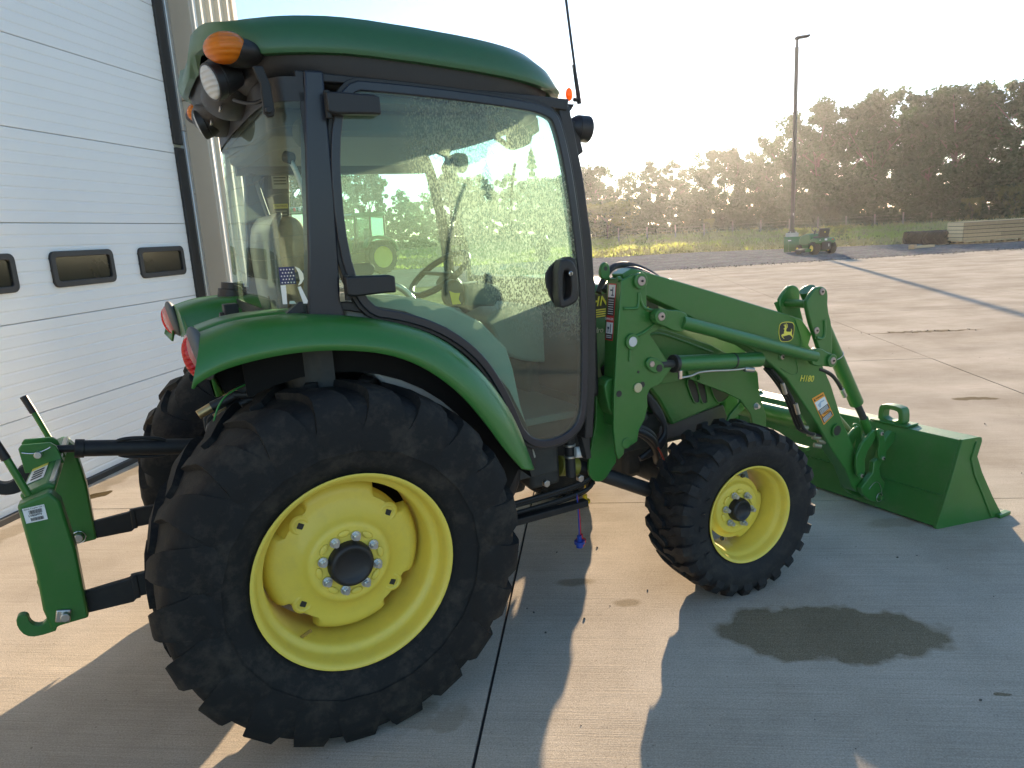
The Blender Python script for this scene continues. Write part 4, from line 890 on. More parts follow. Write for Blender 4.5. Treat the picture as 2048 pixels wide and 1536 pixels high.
# rear underside bulges behind the work lights
for sg in (1, -1):
    bm = bmesh.new(); a_sph(bm, (-.10, -.20*sg, 2.150), .12, (.85, 1.5, .62), 28, 18); from_bm('rear_roof_pod', bm, PLAST, T, smooth=180)
    bm = bmesh.new(); a_sph(bm, (-.160+(.03 if sg < 0 else 0), -.575*sg-(.05 if sg < 0 else 0), 2.216), .060, (.85, 1.12, .74), 32, 20, Matrix.Rotation(math.radians(42*sg), 4, 'Z') @ Matrix.Rotation(math.radians(-14), 4, 'Y'))
    ts = from_bm('turn_signal', bm, AMBER, T, smooth=180)
    bm = bmesh.new(); a_sph(bm, (-.120, -.555*sg, 2.208), .066, (1.1, 1.1, .60), 24, 16, Matrix.Rotation(math.radians(42*sg), 4, 'Z')); from_bm('signal_housing', bm, PLAST, T, smooth=180)
    # rear work light
    wl = empty('work_light', parent=T); d = Vector((-1, -.30*sg, -.32)).normalized(); c = Vector((-.205, -.50, 2.133)) if sg > 0 else Vector((-.181, .15, 2.108))
    bm = bmesh.new(); a_cyl(bm, c, c-d*.03, .056, 28, .054); a_cyl(bm, c-d*.03, c-d*.10, .054, 28, .030); from_bm('lamp_shell', bm, PLAST, wl, bevel=.003)
    bm = bmesh.new(); a_sph(bm, (0, 0, 0), .050, (1, 1, .22), 28, 14, Matrix.Translation(c+d*.0) @ d.to_track_quat('Z', 'Y').to_matrix().to_4x4()); from_bm('lamp_glass', bm, CLEARL, wl, smooth=180)
    cyl('lamp_stem', c-d*.06, c-d*.07+Vector((.03, 0, .05)), .012, BLACK, wl)
    # front work light
    wl = empty('work_light', parent=T); d = Vector((1, -.10*sg, -.12)).normalized(); c = Vector((1.125, -.575*sg, 2.005))
    bm = bmesh.new(); a_cyl(bm, c, c-d*.05, .050, 28, .048); a_cyl(bm, c-d*.05, c-d*.085, .048, 28, .028); from_bm('lamp_shell', bm, PLAST, wl, bevel=.003)
    bm = bmesh.new(); a_sph(bm, (0, 0, 0), .046, (1, 1, .25), 24, 12, Matrix.Translation(c) @ d.to_track_quat('Z', 'Y').to_matrix().to_4x4()); from_bm('lamp_glass', bm, CLEARL, wl, smooth=180)
    prism('lamp_bracket', [(1.00, 1.985), (1.035, 2.035), (1.055, 2.03), (1.085, 1.92), (1.06, 1.905), (1.02, 1.93)], -.56*sg, -.60*sg, BLACK, wl)
    prism('light_arm', [(.965, 2.05), (.96, 2.10), (1.08, 2.10), (1.07, 2.085), (1.02, 2.03)], -.55*sg, -.56*sg, BLACK, T)
    sph('turn_signal', (1.045, -.575*sg, 2.130), .020, AMBER, T, s=(.7, .6, 1.2))
cyl('antenna_mount', (1.075, -.56, 2.115), (1.105, -.56, 2.115), .008, BLACK, T); cyl('antenna_mount', (1.10, -.56, 2.10), (1.095, -.56, 2.14), .009, BLACK, T)
tube('antenna', [(1.097, -.56, 2.14), (1.075, -.56, 2.30), (1.035, -.56, 2.65), (1.00, -.56, 2.95)], .0052, RUBB, T); cyl('antenna_base', (1.097, -.56, 2.13), (1.080, -.56, 2.24), .009, RUBB, T, 12, .007)

YD = -.655
def mir(sg, y): return y*sg
outer = [(.100, 2.128), (.345, 2.122), (.705, 2.096), (.925, 2.068), (.962, 1.989), (.995, 1.831), (1.024, 1.593), (1.040, 1.364), (1.034, 1.068), (1.006, .822), (.735, .795), (.640, 1.060), (.533, 1.225), (.352, 1.348), (.085, 1.412)]
outer = [(a, b) for a, b in outer]
O_ = []
for i, p in enumerate(outer): O_.append(p)
out_s = chaikin(O_, 3, True, .25); in_s = offset(out_s, .030); gl_s = offset(out_s, .024); mid_s = offset(out_s, .012)
for sg in (1, -1):
    d_ = empty('cab_door', parent=T)
    ring('door_frame', out_s, in_s, YD*sg-.004*sg, (YD+.03)*sg, TRIM, d_, bevel=.004)
    ring('door_seal', offset(out_s, -.012), offset(out_s, .004), (YD+.006)*sg, (YD+.04)*sg, RUBB, d_, bevel=.002)
    bm = bmesh.new(); bm.faces.new([bm.verts.new((a, (YD+.004)*sg, b)) for a, b in gl_s]); from_bm('door_glass', bm, GLASSD if sg > 0 else GLASS, d_, smooth=0)
    if sg > 0:
        for zc, xa, xb in ((2.052, .108, .262), (1.497, .108, .258)):
            prism('door_hinge', [(xa-.015, zc+.030), (xa+.04, zc+.030), (xb-.02, zc+.026), (xb, zc+.020), (xb, zc-.033), (xb-.03, zc-.032), (xa+.01, zc-.034), (xa-.015, zc-.028)], YD-.045, YD-.006, PLAST, d_, bevel=.006)
            cyl('hinge_pin', (xa-.008, YD-.025, zc-.045), (xa-.008, YD-.025, zc+.036), .010, BLACK, d_)
        # handle plate, grip and lock
        hp = chaikin([(0.914,1.534),(0.985,1.535),(0.994,1.482),(1.001,1.387),(0.977,1.354),(0.904,1.342),(0.87,1.38),(0.848,1.447),(0.855,1.492)], 1)
        prism('handle_plate', hp, YD-.012, YD-.002, PLAST, d_, bevel=.004)
        grip_o = chaikin([(0.878,1.528),(0.929,1.53),(0.954,1.508),(0.965,1.448),(0.959,1.373),(0.914,1.355),(0.871,1.352)], 1)
        grip_i = chaikin([(0.898,1.486),(0.924,1.488),(0.932,1.469),(0.935,1.422),(0.931,1.391),(0.91,1.382),(0.893,1.379)], 1)
        ring('handle_grip', grip_o, grip_i, -.715, -.67, PLAST, d_, bevel=.006)
        cyl('key_lock', (.928, -.712, 1.475), (.928, -.722, 1.475), .009, CHROME, d_)
        bm = bmesh.new(); a_prism(bm, [(.9265, 1.468), (.9295, 1.468), (.9295, 1.482), (.9265, 1.482)], -.7235, -.722); from_bm('keyhole', bm, INK, d_, smooth=0)
    # pillars
    PB = [(.045, 2.15), (.105, 2.15), (.10, 1.77), (.082, 1.45), (.095, 1.395), (.0, 1.37), (-.03, 1.40), (-.005, 1.60), (.012, 1.80)]
    prism('rear_door_pillar', PB, YD*sg, (YD+.07)*sg, TRIM, T, bevel=.008)
    prism('cab_header', [(.02, 2.15), (1.0, 2.10), (.99, 2.06), (.705, 2.09), (.345, 2.116), (.02, 2.12)], (YD+.012)*sg, (YD+.08)*sg, PLAST, T)
    fo = 0 if sg > 0 else .055
    A_ = [(.955, 2.08), (1.005, 2.08), (1.055, 1.83), (1.085, 1.59), (1.095, 1.36), (1.085, 1.07), (1.06, .80), (1.02, .80), (1.045, 1.07), (1.055, 1.36), (1.04, 1.59), (1.01, 1.83)]
    prism('front_pillar', [(x+fo, z) for x, z in A_] if sg > 0 else [(x+fo+(.022 if i > 6 or i == 0 else 0), z) for i, (x, z) in enumerate(A_)], (YD+.02)*sg, (YD+(.085 if sg > 0 else .045))*sg, PLAST, T, bevel=.005)
    # sill following the fender
    SL = [(-0.112,1.408),(0.016,1.43),(0.113,1.413),(0.299,1.364),(0.442,1.291),(0.57,1.169),(0.665,1.032),(0.721,0.898),(0.752,0.747),(0.789,0.729),(0.755,0.908),(0.688,1.057),(0.588,1.195),(0.454,1.32),(0.302,1.394),(0.116,1.443),(-0.044,1.458)]
    prism('cab_sill', SL, (YD+.02)*sg, (YD+.06)*sg, PLAST, T)
    prism('lower_post', [(1.02, .82), (1.06, .80), (1.07, .70), (1.045, .70)], (YD+.05)*sg, (YD+.09)*sg, PLAST, T)

# rear wrap-around glass with printed border, quarter corners included
plan = [(.040, -.648), (.015, -.647), (-.02, -.638), (-.05, -.605), (-.066, -.55), (-.074, -.45), (-.078, -.25), (-.080, 0)]
plan = plan+[(x, -y) for x, y in plan[-2::-1]]
plan = chaikin(plan, 2, False)
def wall_strip(name, pts, zlo, zhi, m, parent, off=0, n=1):
    bm = bmesh.new(); A = []
    for j in range(n+1):
        R_ = []
        for x, y in pts:
            z = zlo(x, y)+(zhi(x, y)-zlo(x, y))*j/n; bulge = .030*max(0, min(1, (2.05-z)/.6))*min(1, max(0, (.03-x)/.09))   # the pane leans back toward its foot
            R_.append(bm.verts.new((x-bulge-(off if x < .0 else 0), y*(1+off), z)))
        A.append(R_)
    for R0, R1_ in zip(A, A[1:]):
        for i in range(len(pts)-1): bm.faces.new((R0[i], R0[i+1], R1_[i+1], R1_[i]))
    return from_bm(name, bm, m, parent, smooth=60)
rg = wall_strip('rear_glass', plan, lambda x, y: 1.40, lambda x, y: 2.075, GLASSR, T, n=8)
sub_a = [p for p in plan if p[0] > .018 and p[1] < 0]; sub_b = [p for p in plan if p[0] > .018 and p[1] > 0]
for sb in (sub_a, sub_b):
    s_ = wall_strip('glass_edge_band', sb, lambda x, y: 1.40, lambda x, y: 2.085, PLAST, T, off=.004, n=8)
wall_strip('glass_edge_band', plan, lambda x, y: 1.385, lambda x, y: 1.422, PLAST, T, off=.004)
wall_strip('glass_edge_band', plan, lambda x, y: 2.060, lambda x, y: 2.13, PLAST, T, off=.004)
wall_strip('rear_cab_panel', plan, lambda x, y: 1.02, lambda x, y: 1.388, CHASS, T, off=-.01)
# heater lines in the rear glass
for k in range(9):
    z = 1.47+.065*k
    tube('heater_line', [(x-.030*max(0, min(1, (2.05-z)/.6))*min(1, max(0, (.03-x)/.09))-.001, y, z+.012*math.sin(y*5)) for x, y in plan[6:-6:4]], .0005, mat('heater', (.18, .17, .12), .5), T, poly=True)
# window stay bracket and its bolt
prism('glass_bracket', [(-.105, 2.15), (-.075, 2.15), (-.060, 2.10), (-.055, 2.03), (-.06, 2.012), (-.078, 2.008), (-.088, 2.02), (-.088, 2.10)], -.668, -.650, BLACK, T, bevel=.004)
cyl('bracket_bolt', (-.075, -.668, 2.028), (-.075, -.685, 2.028), .011, BLACK, T, 6)
tube('lamp_cable', [(-.13, -.42, 2.10), (-.10, -.50, 2.07), (-.05, -.58, 2.08), (-.03, -.62, 2.10)], .006, RUBB, T)
for y in (-.30, -.02): tube('wing_clip', [(-.16, y-.012, 2.085), (-.155, y, 2.11), (-.16, y+.012, 2.085)], .004, STEEL, T)
# windscreen with its frame
ws = [(1.085, -.57), (1.12, -.30), (1.13, 0), (1.12, .30), (1.085, .57)]
bm = bmesh.new()
A = [bm.verts.new((x-.10, y*.97, 2.10)) for x, y in ws]; B = [bm.verts.new((x, y, 1.55)) for x, y in ws]; Cc = [bm.verts.new((x+.015, y, .95)) for x, y in ws]
for i in range(4): bm.faces.new((A[i], B[i], B[i+1], A[i+1])); bm.faces.new((B[i], Cc[i], Cc[i+1], B[i+1]))
from_bm('windscreen', bm, GLASSW, T, smooth=180)
tube('screen_rubber', [(.99, -.56, 2.10), (1.02, -.30, 2.11), (1.03, 0, 2.11), (1.02, .3, 2.11), (.99, .56, 2.10)], .014, RUBB, T)
tube('wiper_arm', [(1.14, .10, 1.60), (1.10, .05, 1.80), (1.06, -.10, 1.93)], .006, RUBB, T)

# interior
I = empty('cab_interior', parent=T)
box('headliner', (.45, 0, 2.085), (1.0, 1.2, .03), GREYD, I); box('headliner_console', (.35, 0, 2.03), (.80, .95, .09), GREYD, I, bevel=.02)
box('cab_floor', (.62, 0, .90), (.88, 1.18, .03), GREYD, I)
for sg in (1, -1):
    well = [(0.102,1.443),(0.157,1.459),(0.264,1.449),(0.375,1.428),(0.489,1.388),(0.607,1.319),(0.706,1.211),(0.729,1.128),(0.753,0.982),(0.813,0.75),(0.483,0.817),(0.118,1.266)]
    prism('wheel_well_cover', well, -.60*sg, -.34*sg, GREY, I, bevel=.01)
cs = chaikin([(0.793,1.277),(0.844,1.315),(0.982,1.345),(1.205,1.233),(1.192,1.039),(1.054,1.058),(0.94,1.087),(0.869,1.137),(0.838,1.229)], 1)
prism('steering_console', cs, -.24, .24, GREY, I, bevel=.012)
cyl('ignition_socket', (.845, -.245, 1.14), (.845, -.25, 1.14), .018, INK, I); prism('ignition_key', [(.825, 1.145), (.845, 1.150), (.848, 1.136), (.83, 1.13)], -.256, -.25, REDD, I, bevel=0); prism('key_blade', [(.827, 1.13), (.835, 1.13), (.832, 1.07), (.826, 1.07)], -.256, -.253, STEEL, I, bevel=0)
cyl('steering_column', (.86, 0, 1.30), (.72, 0, 1.46), .045, GREYD, I)
sw = [(.70+.19*math.cos(a)*.62, .19*math.sin(a), 1.475+.19*math.cos(a)*.45+.0) for a in [i*PI/10 for i in range(20)]]
tube('steering_wheel', sw, .014, RUBB, I, cyclic=True); tube('wheel_spoke', [sw[5], (.70, 0, 1.475), sw[15]], .009, RUBB, I, poly=True)
# seat: shell, cushion, back with textile facing
SB = chaikin([(.01, 1.42), (-.02, 1.60), (-.015, 1.70), (.02, 1.745), (.08, 1.735), (.105, 1.67), (.13, 1.52), (.17, 1.38), (.13, 1.32), (.05, 1.34)], 2)
bm = bmesh.new(); a_prism(bm, SB, -.21, .21); sb_ = from_bm('seat_back', bm, FABRIC, I, bevel=.03, seg=3)
bm = bmesh.new(); a_prism(bm, chaikin([(-.035, 1.36), (-.05, 1.60), (-.04, 1.70), (-.01, 1.75), (.02, 1.76), (-.015, 1.68), (-.0, 1.40)], 1), -.235, .235); from_bm('seat_shell', bm, GREYD, I, bevel=.012)
prism('seat_cushion', chaikin([(.04, 1.30), (.08, 1.38), (.45, 1.37), (.50, 1.32), (.48, 1.26), (.08, 1.24)], 1), -.22, .22, FABRIC, I, bevel=.02)
box('seat_base', (.25, 0, 1.10), (.34, .32, .30), GREYD, I, bevel=.02)
for sg in (1, -1): prism('armrest', chaikin([(.0, 1.50), (.02, 1.545), (.30, 1.56), (.33, 1.53), (.30, 1.50)], 1), -.29*sg, -.24*sg, GREYD, I, bevel=.01)
tube('grab_rail', [(.14, -.50, 1.48), (.28, -.50, 1.49), (.36, -.50, 1.46), (.42, -.50, 1.36), (.44, -.50, 1.28)], .012, STEEL, I)
# loader joystick with black glove-like boot and yellow tag
jp = chaikin([(0.562,1.382),(0.565,1.441),(0.588,1.468),(0.618,1.469),(0.643,1.448),(0.648,1.404),(0.64,1.361),(0.598,1.357)], 1)
prism('control_lever_boot', jp, -.39, -.33, PLAST, I, bevel=.012)
prism('yellow_tag', [(0.576,1.427),(0.597,1.418),(0.62,1.416),(0.612,1.393),(0.621,1.373),(0.585,1.374)], -.3955, -.393, mat('yellow_tag_m', (.85, .55, .02), .5), I, bevel=0)
prism('side_control_box', [(0.645,1.448),(0.722,1.453),(0.81,1.42),(0.771,1.349),(0.64,1.361)], -.40, -.30, GREYD, I, bevel=.01)
cyl('control_lever', (.72, -.30, 1.36), (.80, -.28, 1.47), .012, INK, I)
# mirror inside, far pillar notices, sweeper arm with knob behind the seat
mo = chaikin([(1.033,2.093),(1.134,2.122),(1.151,2.095),(1.152,2.032),(1.13,2.008),(1.05,1.985),(1.035,2.02)], 1)
prism('interior_mirror', mo, -.11, -.07, GREYD, I, bevel=.006); cyl('mirror_arm', (1.06, -.05, 2.01), (1.02, 0, 2.06), .012, INK, I); prism('sun_visor_pivot', [(1.155,2.124),(1.188,2.129),(1.195,2.07),(1.158,2.049)], -.10, -.06, INK, I)
prism('far_inner_pillar', [(0.118,2.077),(0.243,2.077),(0.2,1.661),(0.161,1.277),(0.037,1.291),(0.076,1.668)], .625, .645, GREYD, I)
boxn = lambda nm, uv, sx, sz, m, y=.618: box(nm, ([(0.183,1.975)][0][0]+uv[0], y, [(0.183,1.975)][0][1]+uv[1]), (sx, .004, sz), m, I, bevel=0)
boxn('rear_notice', (0, 0), .072, .15, mat('aged_label', (.40, .38, .33), .6)); boxn('notice_header', (0, .066), .072, .018, mat('aged_red', (.45, .16, .10), .6), .614)
boxn('caution_notice', (-.010, -.225), .066, .16, mat('aged_dark_label', (.09, .09, .08), .6)); boxn('notice_header', (-.010, -.155), .066, .022, mat('aged_yellow', (.55, .46, .12), .6), .614)
text('notice_text', 'CAUTION', .013, INK, I, (.172, .611, 1.820), (PI/2, 0, 0), ext=.0003)
for k in range(8): boxn('notice_line', (0, .045-.014*k), .056, .004, INK, .614); boxn('notice_line', (-.010, -.178-.015*k), .050, .003, mat('aged_label', (0, 0, 0)), .614)
ky = [(0.005,1.923),(0.022,1.915),(0.055,1.79),(0.063,1.716)]
tube('stay_strut', [at_y(p, -.45) for p in ky], .009, STEEL, I); cyl('strut_knob', at_y(ky[0], -.44), at_y(ky[1], -.46), .020, PLAST, I)
ky = [(-0.001,1.92),(0.016,1.91),(0.03,1.829),(0.059,1.714)]; tube('stay_strut', [at_y(p, .25) for p in ky], .009, GREYD, I); cyl('strut_knob', at_y(ky[0], .26), at_y(ky[1], .24), .022, PLAST, I)
# sun blind strip at the top of the far side and speaker
box('headliner_trim', (.45, .60, 2.02), (.92, .05, .12), GREYD, I); sph('speaker', (.06, -.50, 1.99), .06, mat('speaker_brown', (.12, .11, .08), .8), I, s=(.6, .8, .8))
# letter sticker with flag in the rear corner glass
def onglass(u, v):       # sticker sheet on the curved corner: u metres along, v up
    return (-.088+u*1.05, -.585-u*.95, 1.452+v*1.2)
Rm = empty('window_sticker', parent=T)
def gl_poly(name, pts, m, dy=0):
    bm = bmesh.new(); F = [bm.verts.new((onglass(*p)[0], onglass(*p)[1]-.004-dy, onglass(*p)[2])) for p in pts]; B = [bm.verts.new((v.co.x, v.co.y+.001, v.co.z)) for v in F]
    bm.faces.new(F); bm.faces.new(B[::-1])
    for i in range(len(F)): bm.faces.new((F[i], B[i], B[(i+1) % len(F)], F[(i+1) % len(F)]))
    return from_bm(name, bm, m, Rm, smooth=0)
gl_poly('flag_field', [(0, .052), (.040, .052), (.040, .098), (0, .098)], NAVY)
gl_poly('letter_r', [(0, .0), (.011, .0), (.013, .050), (0, .050)], WHITE); gl_poly('letter_r', [(.016, .0), (.034, .0), (.030, .008), (.018, .008)], WHITE)
gl_poly('letter_r', [(.041, .098), (.052, .092), (.060, .078), (.060, .064), (.052, .052), (.044, .048), (.050, .060), (.048, .082)], mat('sticker_cream', (.75, .76, .62), .5))
gl_poly('letter_r', [(.042, .044), (.050, .046), (.066, .0), (.052, .0)], WHITE)
for r in range(5):
    for c in range(5):
        u, v = .005+.0075*c+(.0037 if r % 2 else 0), .057+.0085*r
        if u > .038: continue
        pts = []
        for k in range(10): a = PI/2+k*PI/5; q = .0027 if k % 2 == 0 else .0011; pts.append((u+q*math.cos(a), v+q*math.sin(a)))
        gl_poly('flag_star', pts, WHITE, dy=.0015)

# ================================================================ HOOD
hood_side = [(1.156,1.448),(1.353,1.433),(1.59,1.387),(1.893,1.243),(2.153,1.071),(2.197,0.931),(2.158,0.727),(2.103,0.643),(2.027,0.63),(1.731,0.625),(1.655,0.809),(1.581,0.918),(1.135,0.985)]
HS = [(1.10, 1.41), (1.30, 1.40), (1.60, 1.36), (1.90, 1.29), (2.16, 1.18), (2.24, 1.08), (2.24, .92), (2.18, .78), (2.05, .71), (1.74, .66), (1.66, .80), (1.58, .90), (1.35, .95), (1.10, .95)]
bm = bmesh.new(); yy = [(-.325, -.045), (-.345, 0)]
secs = []
for y, dz in ((-.33, -.05), (-.315, -.015), (-.27, .0), (-.15, .02), (0, .028), (.15, .02), (.27, 0), (.315, -.015), (.33, -.05)):
    secs.append([bm.verts.new((x, y, z+(dz if z > 1.0 else 0))) for x, z in HS])
n = len(HS)
for A, B in zip(secs, secs[1:]):
    for k in range(n): bm.faces.new((A[k], A[(k+1) % n], B[(k+1) % n], B[k]))
bm.faces.new(secs[0]); bm.faces.new(secs[-1][::-1])
from_bm('hood', bm, GREEN, T, bevel=.012, smooth=40)
C_('dash_cowl', (1.13, 0, 1.18), (.10, 1.05, .50), PLAST, bevel=.02); C_('firewall_panel', (1.14, 0, .92), (.10, .80, .26), CHASS)
for sg in (1, -1):
    for P in ([(1.824,0.883),(1.879,0.875),(1.915,0.757),(1.891,0.75),(1.869,0.769)], [(1.889,0.873),(1.935,0.867),(1.965,0.748),(1.945,0.739),(1.925,0.752)]):
        prism('side_vent', chaikin(P, 1), -.3325*sg, -.335*sg, INK, T, bevel=0); ring('vent_frame', chaikin(offset(P, -.006), 1), chaikin(P, 1), -.332*sg, -.340*sg, GREEN, T, bevel=.001)
    P = [(1.971,0.861),(2.073,0.841),(2.129,0.767),(2.07,0.726),(2.022,0.736)]; prism('grille_opening', chaikin(P, 1), -.3325*sg, -.335*sg, INK, T, bevel=0); ring('vent_frame', chaikin(offset(P, -.005), 1), chaikin(P, 1), -.332*sg, -.339*sg, GREEN, T, bevel=.001)
    prism('lower_side_shield', [(1.68, .66), (2.10, .70), (2.14, .60), (1.66, .585)], -.30*sg, -.31*sg, mat('brown_frame', (.06, .05, .045), .6), T)
C_('front_bumper', (2.22, 0, .66), (.12, .5, .34), GREEN, bevel=.02); C_('radiator', (2.10, 0, 1.0), (.10, .5, .36), CHASS); C_('muffler', (1.9, -.10, 1.08), (.30, .3, .2), CHASS)
# decal on the hood side (partly hidden by mast and pillar)
prism('hood_decal', [(1.10, 1.235), (1.66, 1.245), (1.64, 1.345), (1.10, 1.345)], -.3315, -.3345, INK, T, bevel=0)
for k in range(4): prism('decal_stripe', [(1.10, 1.240+.010*k), (1.62-.02*k, 1.245+.010*k), (1.62-.02*k, 1.251+.010*k), (1.10, 1.246+.010*k)], -.334, -.3355, LYEL, T, bevel=0)
text('maker_name', 'JOHN DEERE', .060, LYEL, T, (1.385, -.336, 1.312), (PI/2, 0, 0), shear=.25, space=1.05, off=.001)
prism('side_shield', [(1.10, .98), (1.22, .98), (1.24, 1.14), (1.10, 1.145)], -.3335, -.340, INK, T, bevel=0)
text('model_script', 'eHydro', .034, mat('grey_script', (.70, .70, .50), .5), T, (1.285, -.3345, 1.183), (PI/2, 0, 0), shear=.3)
# round lamp and whistle on the far side of the cowl
rm = sph('round_lamp', (1.30, .10, 1.555), .065, mat('rusty_lamp', (.25, .15, .09), .35, metal=.5, var=.6, vscale=14), T, s=(.45, .9, 1)); cyl('lamp_post', (1.29, .10, 1.42), (1.29, .10, 1.50), .012, BLACK, T); tube('lamp_guard', [(1.29, .09, 1.61), (1.29, .09, 1.66), (1.31, .09, 1.66), (1.31, .09, 1.60)], .006, BLACK, T)
tube('hydraulic_hose', [(1.26, -.42, 1.36), (1.32, -.40, 1.46), (1.44, -.38, 1.475), (1.58, -.40, 1.42), (1.66, -.42, 1.34)], .014, RUBB, T)
tube('hydraulic_hose', [(1.26, -.46, 1.37), (1.36, -.45, 1.455), (1.48, -.44, 1.445), (1.62, -.45, 1.36)], .014, RUBB, T)
tube('hydraulic_hose', [(1.30, -.46, 1.38), (1.42, -.45, 1.435), (1.58, -.45, 1.37), (1.8, -.46, 1.28)], .010, RUBB, T)

# ================================================================ LOADER
def pin(c, y0, sg, r=.030, rp=.019, parent=None, dep=.014):
    y0 = y0*sg
    cyl('boss', (c[0], y0, c[1]), (c[0], y0-dep*sg, c[1]), r, GREEN, parent, 28, bevel=.003)
    cyl('pin', (c[0], y0, c[1]), (c[0], y0-(dep+.004)*sg, c[1]), rp, PIN, parent, 20)
    cyl('grease_nipple', (c[0]+.002, y0-(dep+.004)*sg, c[1]), (c[0]+.002, y0-(dep+.008)*sg, c[1]), .005, BLACK, parent, 8, bevel=0)
def R2(*u): return u
for sg in (1, -1):
    MST = empty('loader_mast', parent=T)
    mo = [(1.253,1.417),(1.313,1.439),(1.365,1.439),(1.382,1.41),(1.382,1.28),(1.49,1.257),(1.498,1.226),(1.456,1.202),(1.396,1.181),(1.515,1.019),(1.463,0.97),(1.441,0.952),(1.394,0.945),(1.377,0.917),(1.379,0.868),(1.361,0.812),(1.33,0.773),(1.318,0.721),(1.293,0.712),(1.25,0.703),(1.244,0.677),(1.217,0.66),(1.205,0.692),(1.195,0.793),(1.202,0.945),(1.221,1.134)]
    prism('mast_plate', mo, -.592*sg, -.578*sg, GREEN, MST, bevel=.003)
    rf = [(1.24,1.419),(1.323,1.421),(1.293,1.114),(1.259,0.898),(1.164,0.913),(1.199,1.127)]
    prism('mast_box', [(1.255, 1.428), (1.31, 1.42), (1.33, 1.20), (1.30, .95), (1.24, .80), (1.215, .80), (1.222, 1.0), (1.236, 1.25)], -.579*sg, -.492*sg, GREEN, MST, bevel=.006)
    lobe = [(1.191,0.961),(1.275,0.948),(1.277,0.661),(1.297,0.61),(1.263,0.575),(1.234,0.541),(1.201,0.527),(1.166,0.539),(1.141,0.573),(1.14,0.619),(1.16,0.707),(1.19,0.815)]
    prism('mast_foot', chaikin(lobe, 1), -.475*sg, -.46*sg, GREEN, MST, bevel=.003)
    prism('mast_pocket', chaikin([(1.175, 1.0), (1.235, 1.02), (1.245, .93), (1.24, .86), (1.225, .84), (1.20, .87), (1.185, .93)], 1), -.56*sg, -.49*sg, GREEN, MST, bevel=.006)
    eye = chaikin([(1.205, 1.425), (1.205, 1.47), (1.222, 1.495), (1.245, 1.49), (1.252, 1.465), (1.25, 1.425)], 1)
    prism('lift_eye', eye, -.50*sg, -.52*sg, GREEN, MST); cyl('eye_hole', (1.229, -.5205*sg, 1.468), (1.229, -.499*sg, 1.468), .009, INK, MST, 14, bevel=0)
    for y_ in (-.575, -.495): cyl('cover_bolt', (1.262, y_*sg, 1.425), (1.244, y_*sg, 1.425), .011, GREEN, MST, 8)
    arm = [(1.279,1.441),(1.329,1.462),(1.389,1.447),(1.537,1.402),(1.778,1.327),(2.015,1.252),(2.267,1.172),(2.363,1.14),(2.439,1.057),(2.419,1.004),(2.512,0.91),(2.599,0.771),(2.702,0.554),(2.787,0.422),(2.826,0.337),(2.845,0.244),(2.912,0.189),(2.905,0.111),(2.845,0.128),(2.804,0.172),(2.743,0.283),(2.619,0.424),(2.502,0.579),(2.373,0.731),(2.268,0.855),(2.151,0.946),(2.069,1.004),(1.993,1.05),(1.884,1.091),(1.707,1.194),(1.549,1.273),(1.397,1.343),(1.326,1.362)]
    AR = empty('loader_arm', parent=T)
    prism('arm_beam', arm, -.565*sg, -.485*sg, GREEN, AR, bevel=.006)
    pin([(1.345,1.41)][0], -.592, sg, .034, .020, MST)
    for u in ((1262, 683),): 
        c = [(1.297,1.162)][0]; cyl('boss', at_y(c, -.592*sg), at_y(c, -.603*sg), .034, GREEN, MST); cyl('pin_head', at_y(c, -.592*sg), at_y(c, -.606*sg), .021, mat('white_pin', (.6, .58, .54), .5), MST)
    c = [(1.324,0.96)][0]; cyl('lock_pin', at_y(c, -.592*sg), at_y(c, -.60*sg), .021, mat('brass_pin', (.52, .46, .28), .5, metal=.3), MST)
    for cc, r in (([(1.227,0.948)][0], .014), ([(1.331,1.027)][0], .006), ([(1.351,0.969)][0], .013)): cyl('plate_hole', at_y(cc, -.591*sg), at_y(cc, -.5935*sg), r, INK, MST, 16, bevel=0)
    c = [(1.259,0.726)][0]; cyl('foot_pin', at_y(c, -.592*sg), at_y(c, -.596*sg), .024, GREEN, MST)
    # cast ribs on the mast plate
    for pts in ([(1.342,1.362),(1.338,1.307),(1.327,1.295),(1.26,1.304)], [(1.342,1.362),(1.351,1.305),(1.39,1.285),(1.441,1.275)], [(1.421,1.222),(1.359,1.186),(1.319,1.182)], [(1.289,1.131),(1.285,1.08)]):
        tube('mast_rib', [at_y(p, -.593*sg) for p in pts], .007, GREEN, MST)
    # twin eye plate for the lift cylinder rod
    tw = chaikin([(1.361,1.058),(1.383,1.086),(1.421,1.076),(1.464,1.044),(1.458,1.014),(1.425,1.006),(1.387,1.024)], 1)
    prism('rod_eye_plate', tw, -.592*sg, -.604*sg, GREEN, MST); c = [(1.395,1.054)][0]; cyl('pin', at_y(c, -.60*sg), at_y(c, -.608*sg), .013, PIN, MST); c = [(1.435,1.031)][0]; cyl('plate_hole', at_y(c, -.60*sg), at_y(c, -.606*sg), .016, INK, MST, bevel=0)
    # leveling link across the arm
    LL = empty('leveling_link', parent=T)
    pL, pR = [(1.418,1.258)][0], [(2.491,0.926)][0]
    d = Vector((pR[0]-pL[0], 0, pR[1]-pL[1])).normalized()
    a0_ = (pL[0]+d.x*.13, -.622*sg, pL[1]+d.z*.13); a1_ = (pR[0]-d.x*.10, -.622*sg, pR[1]-d.z*.10)
    cyl('link_tube', a0_, a1_, .029, GREEN, LL, 28)
    n_ = Vector((-d.z, 0, d.x))
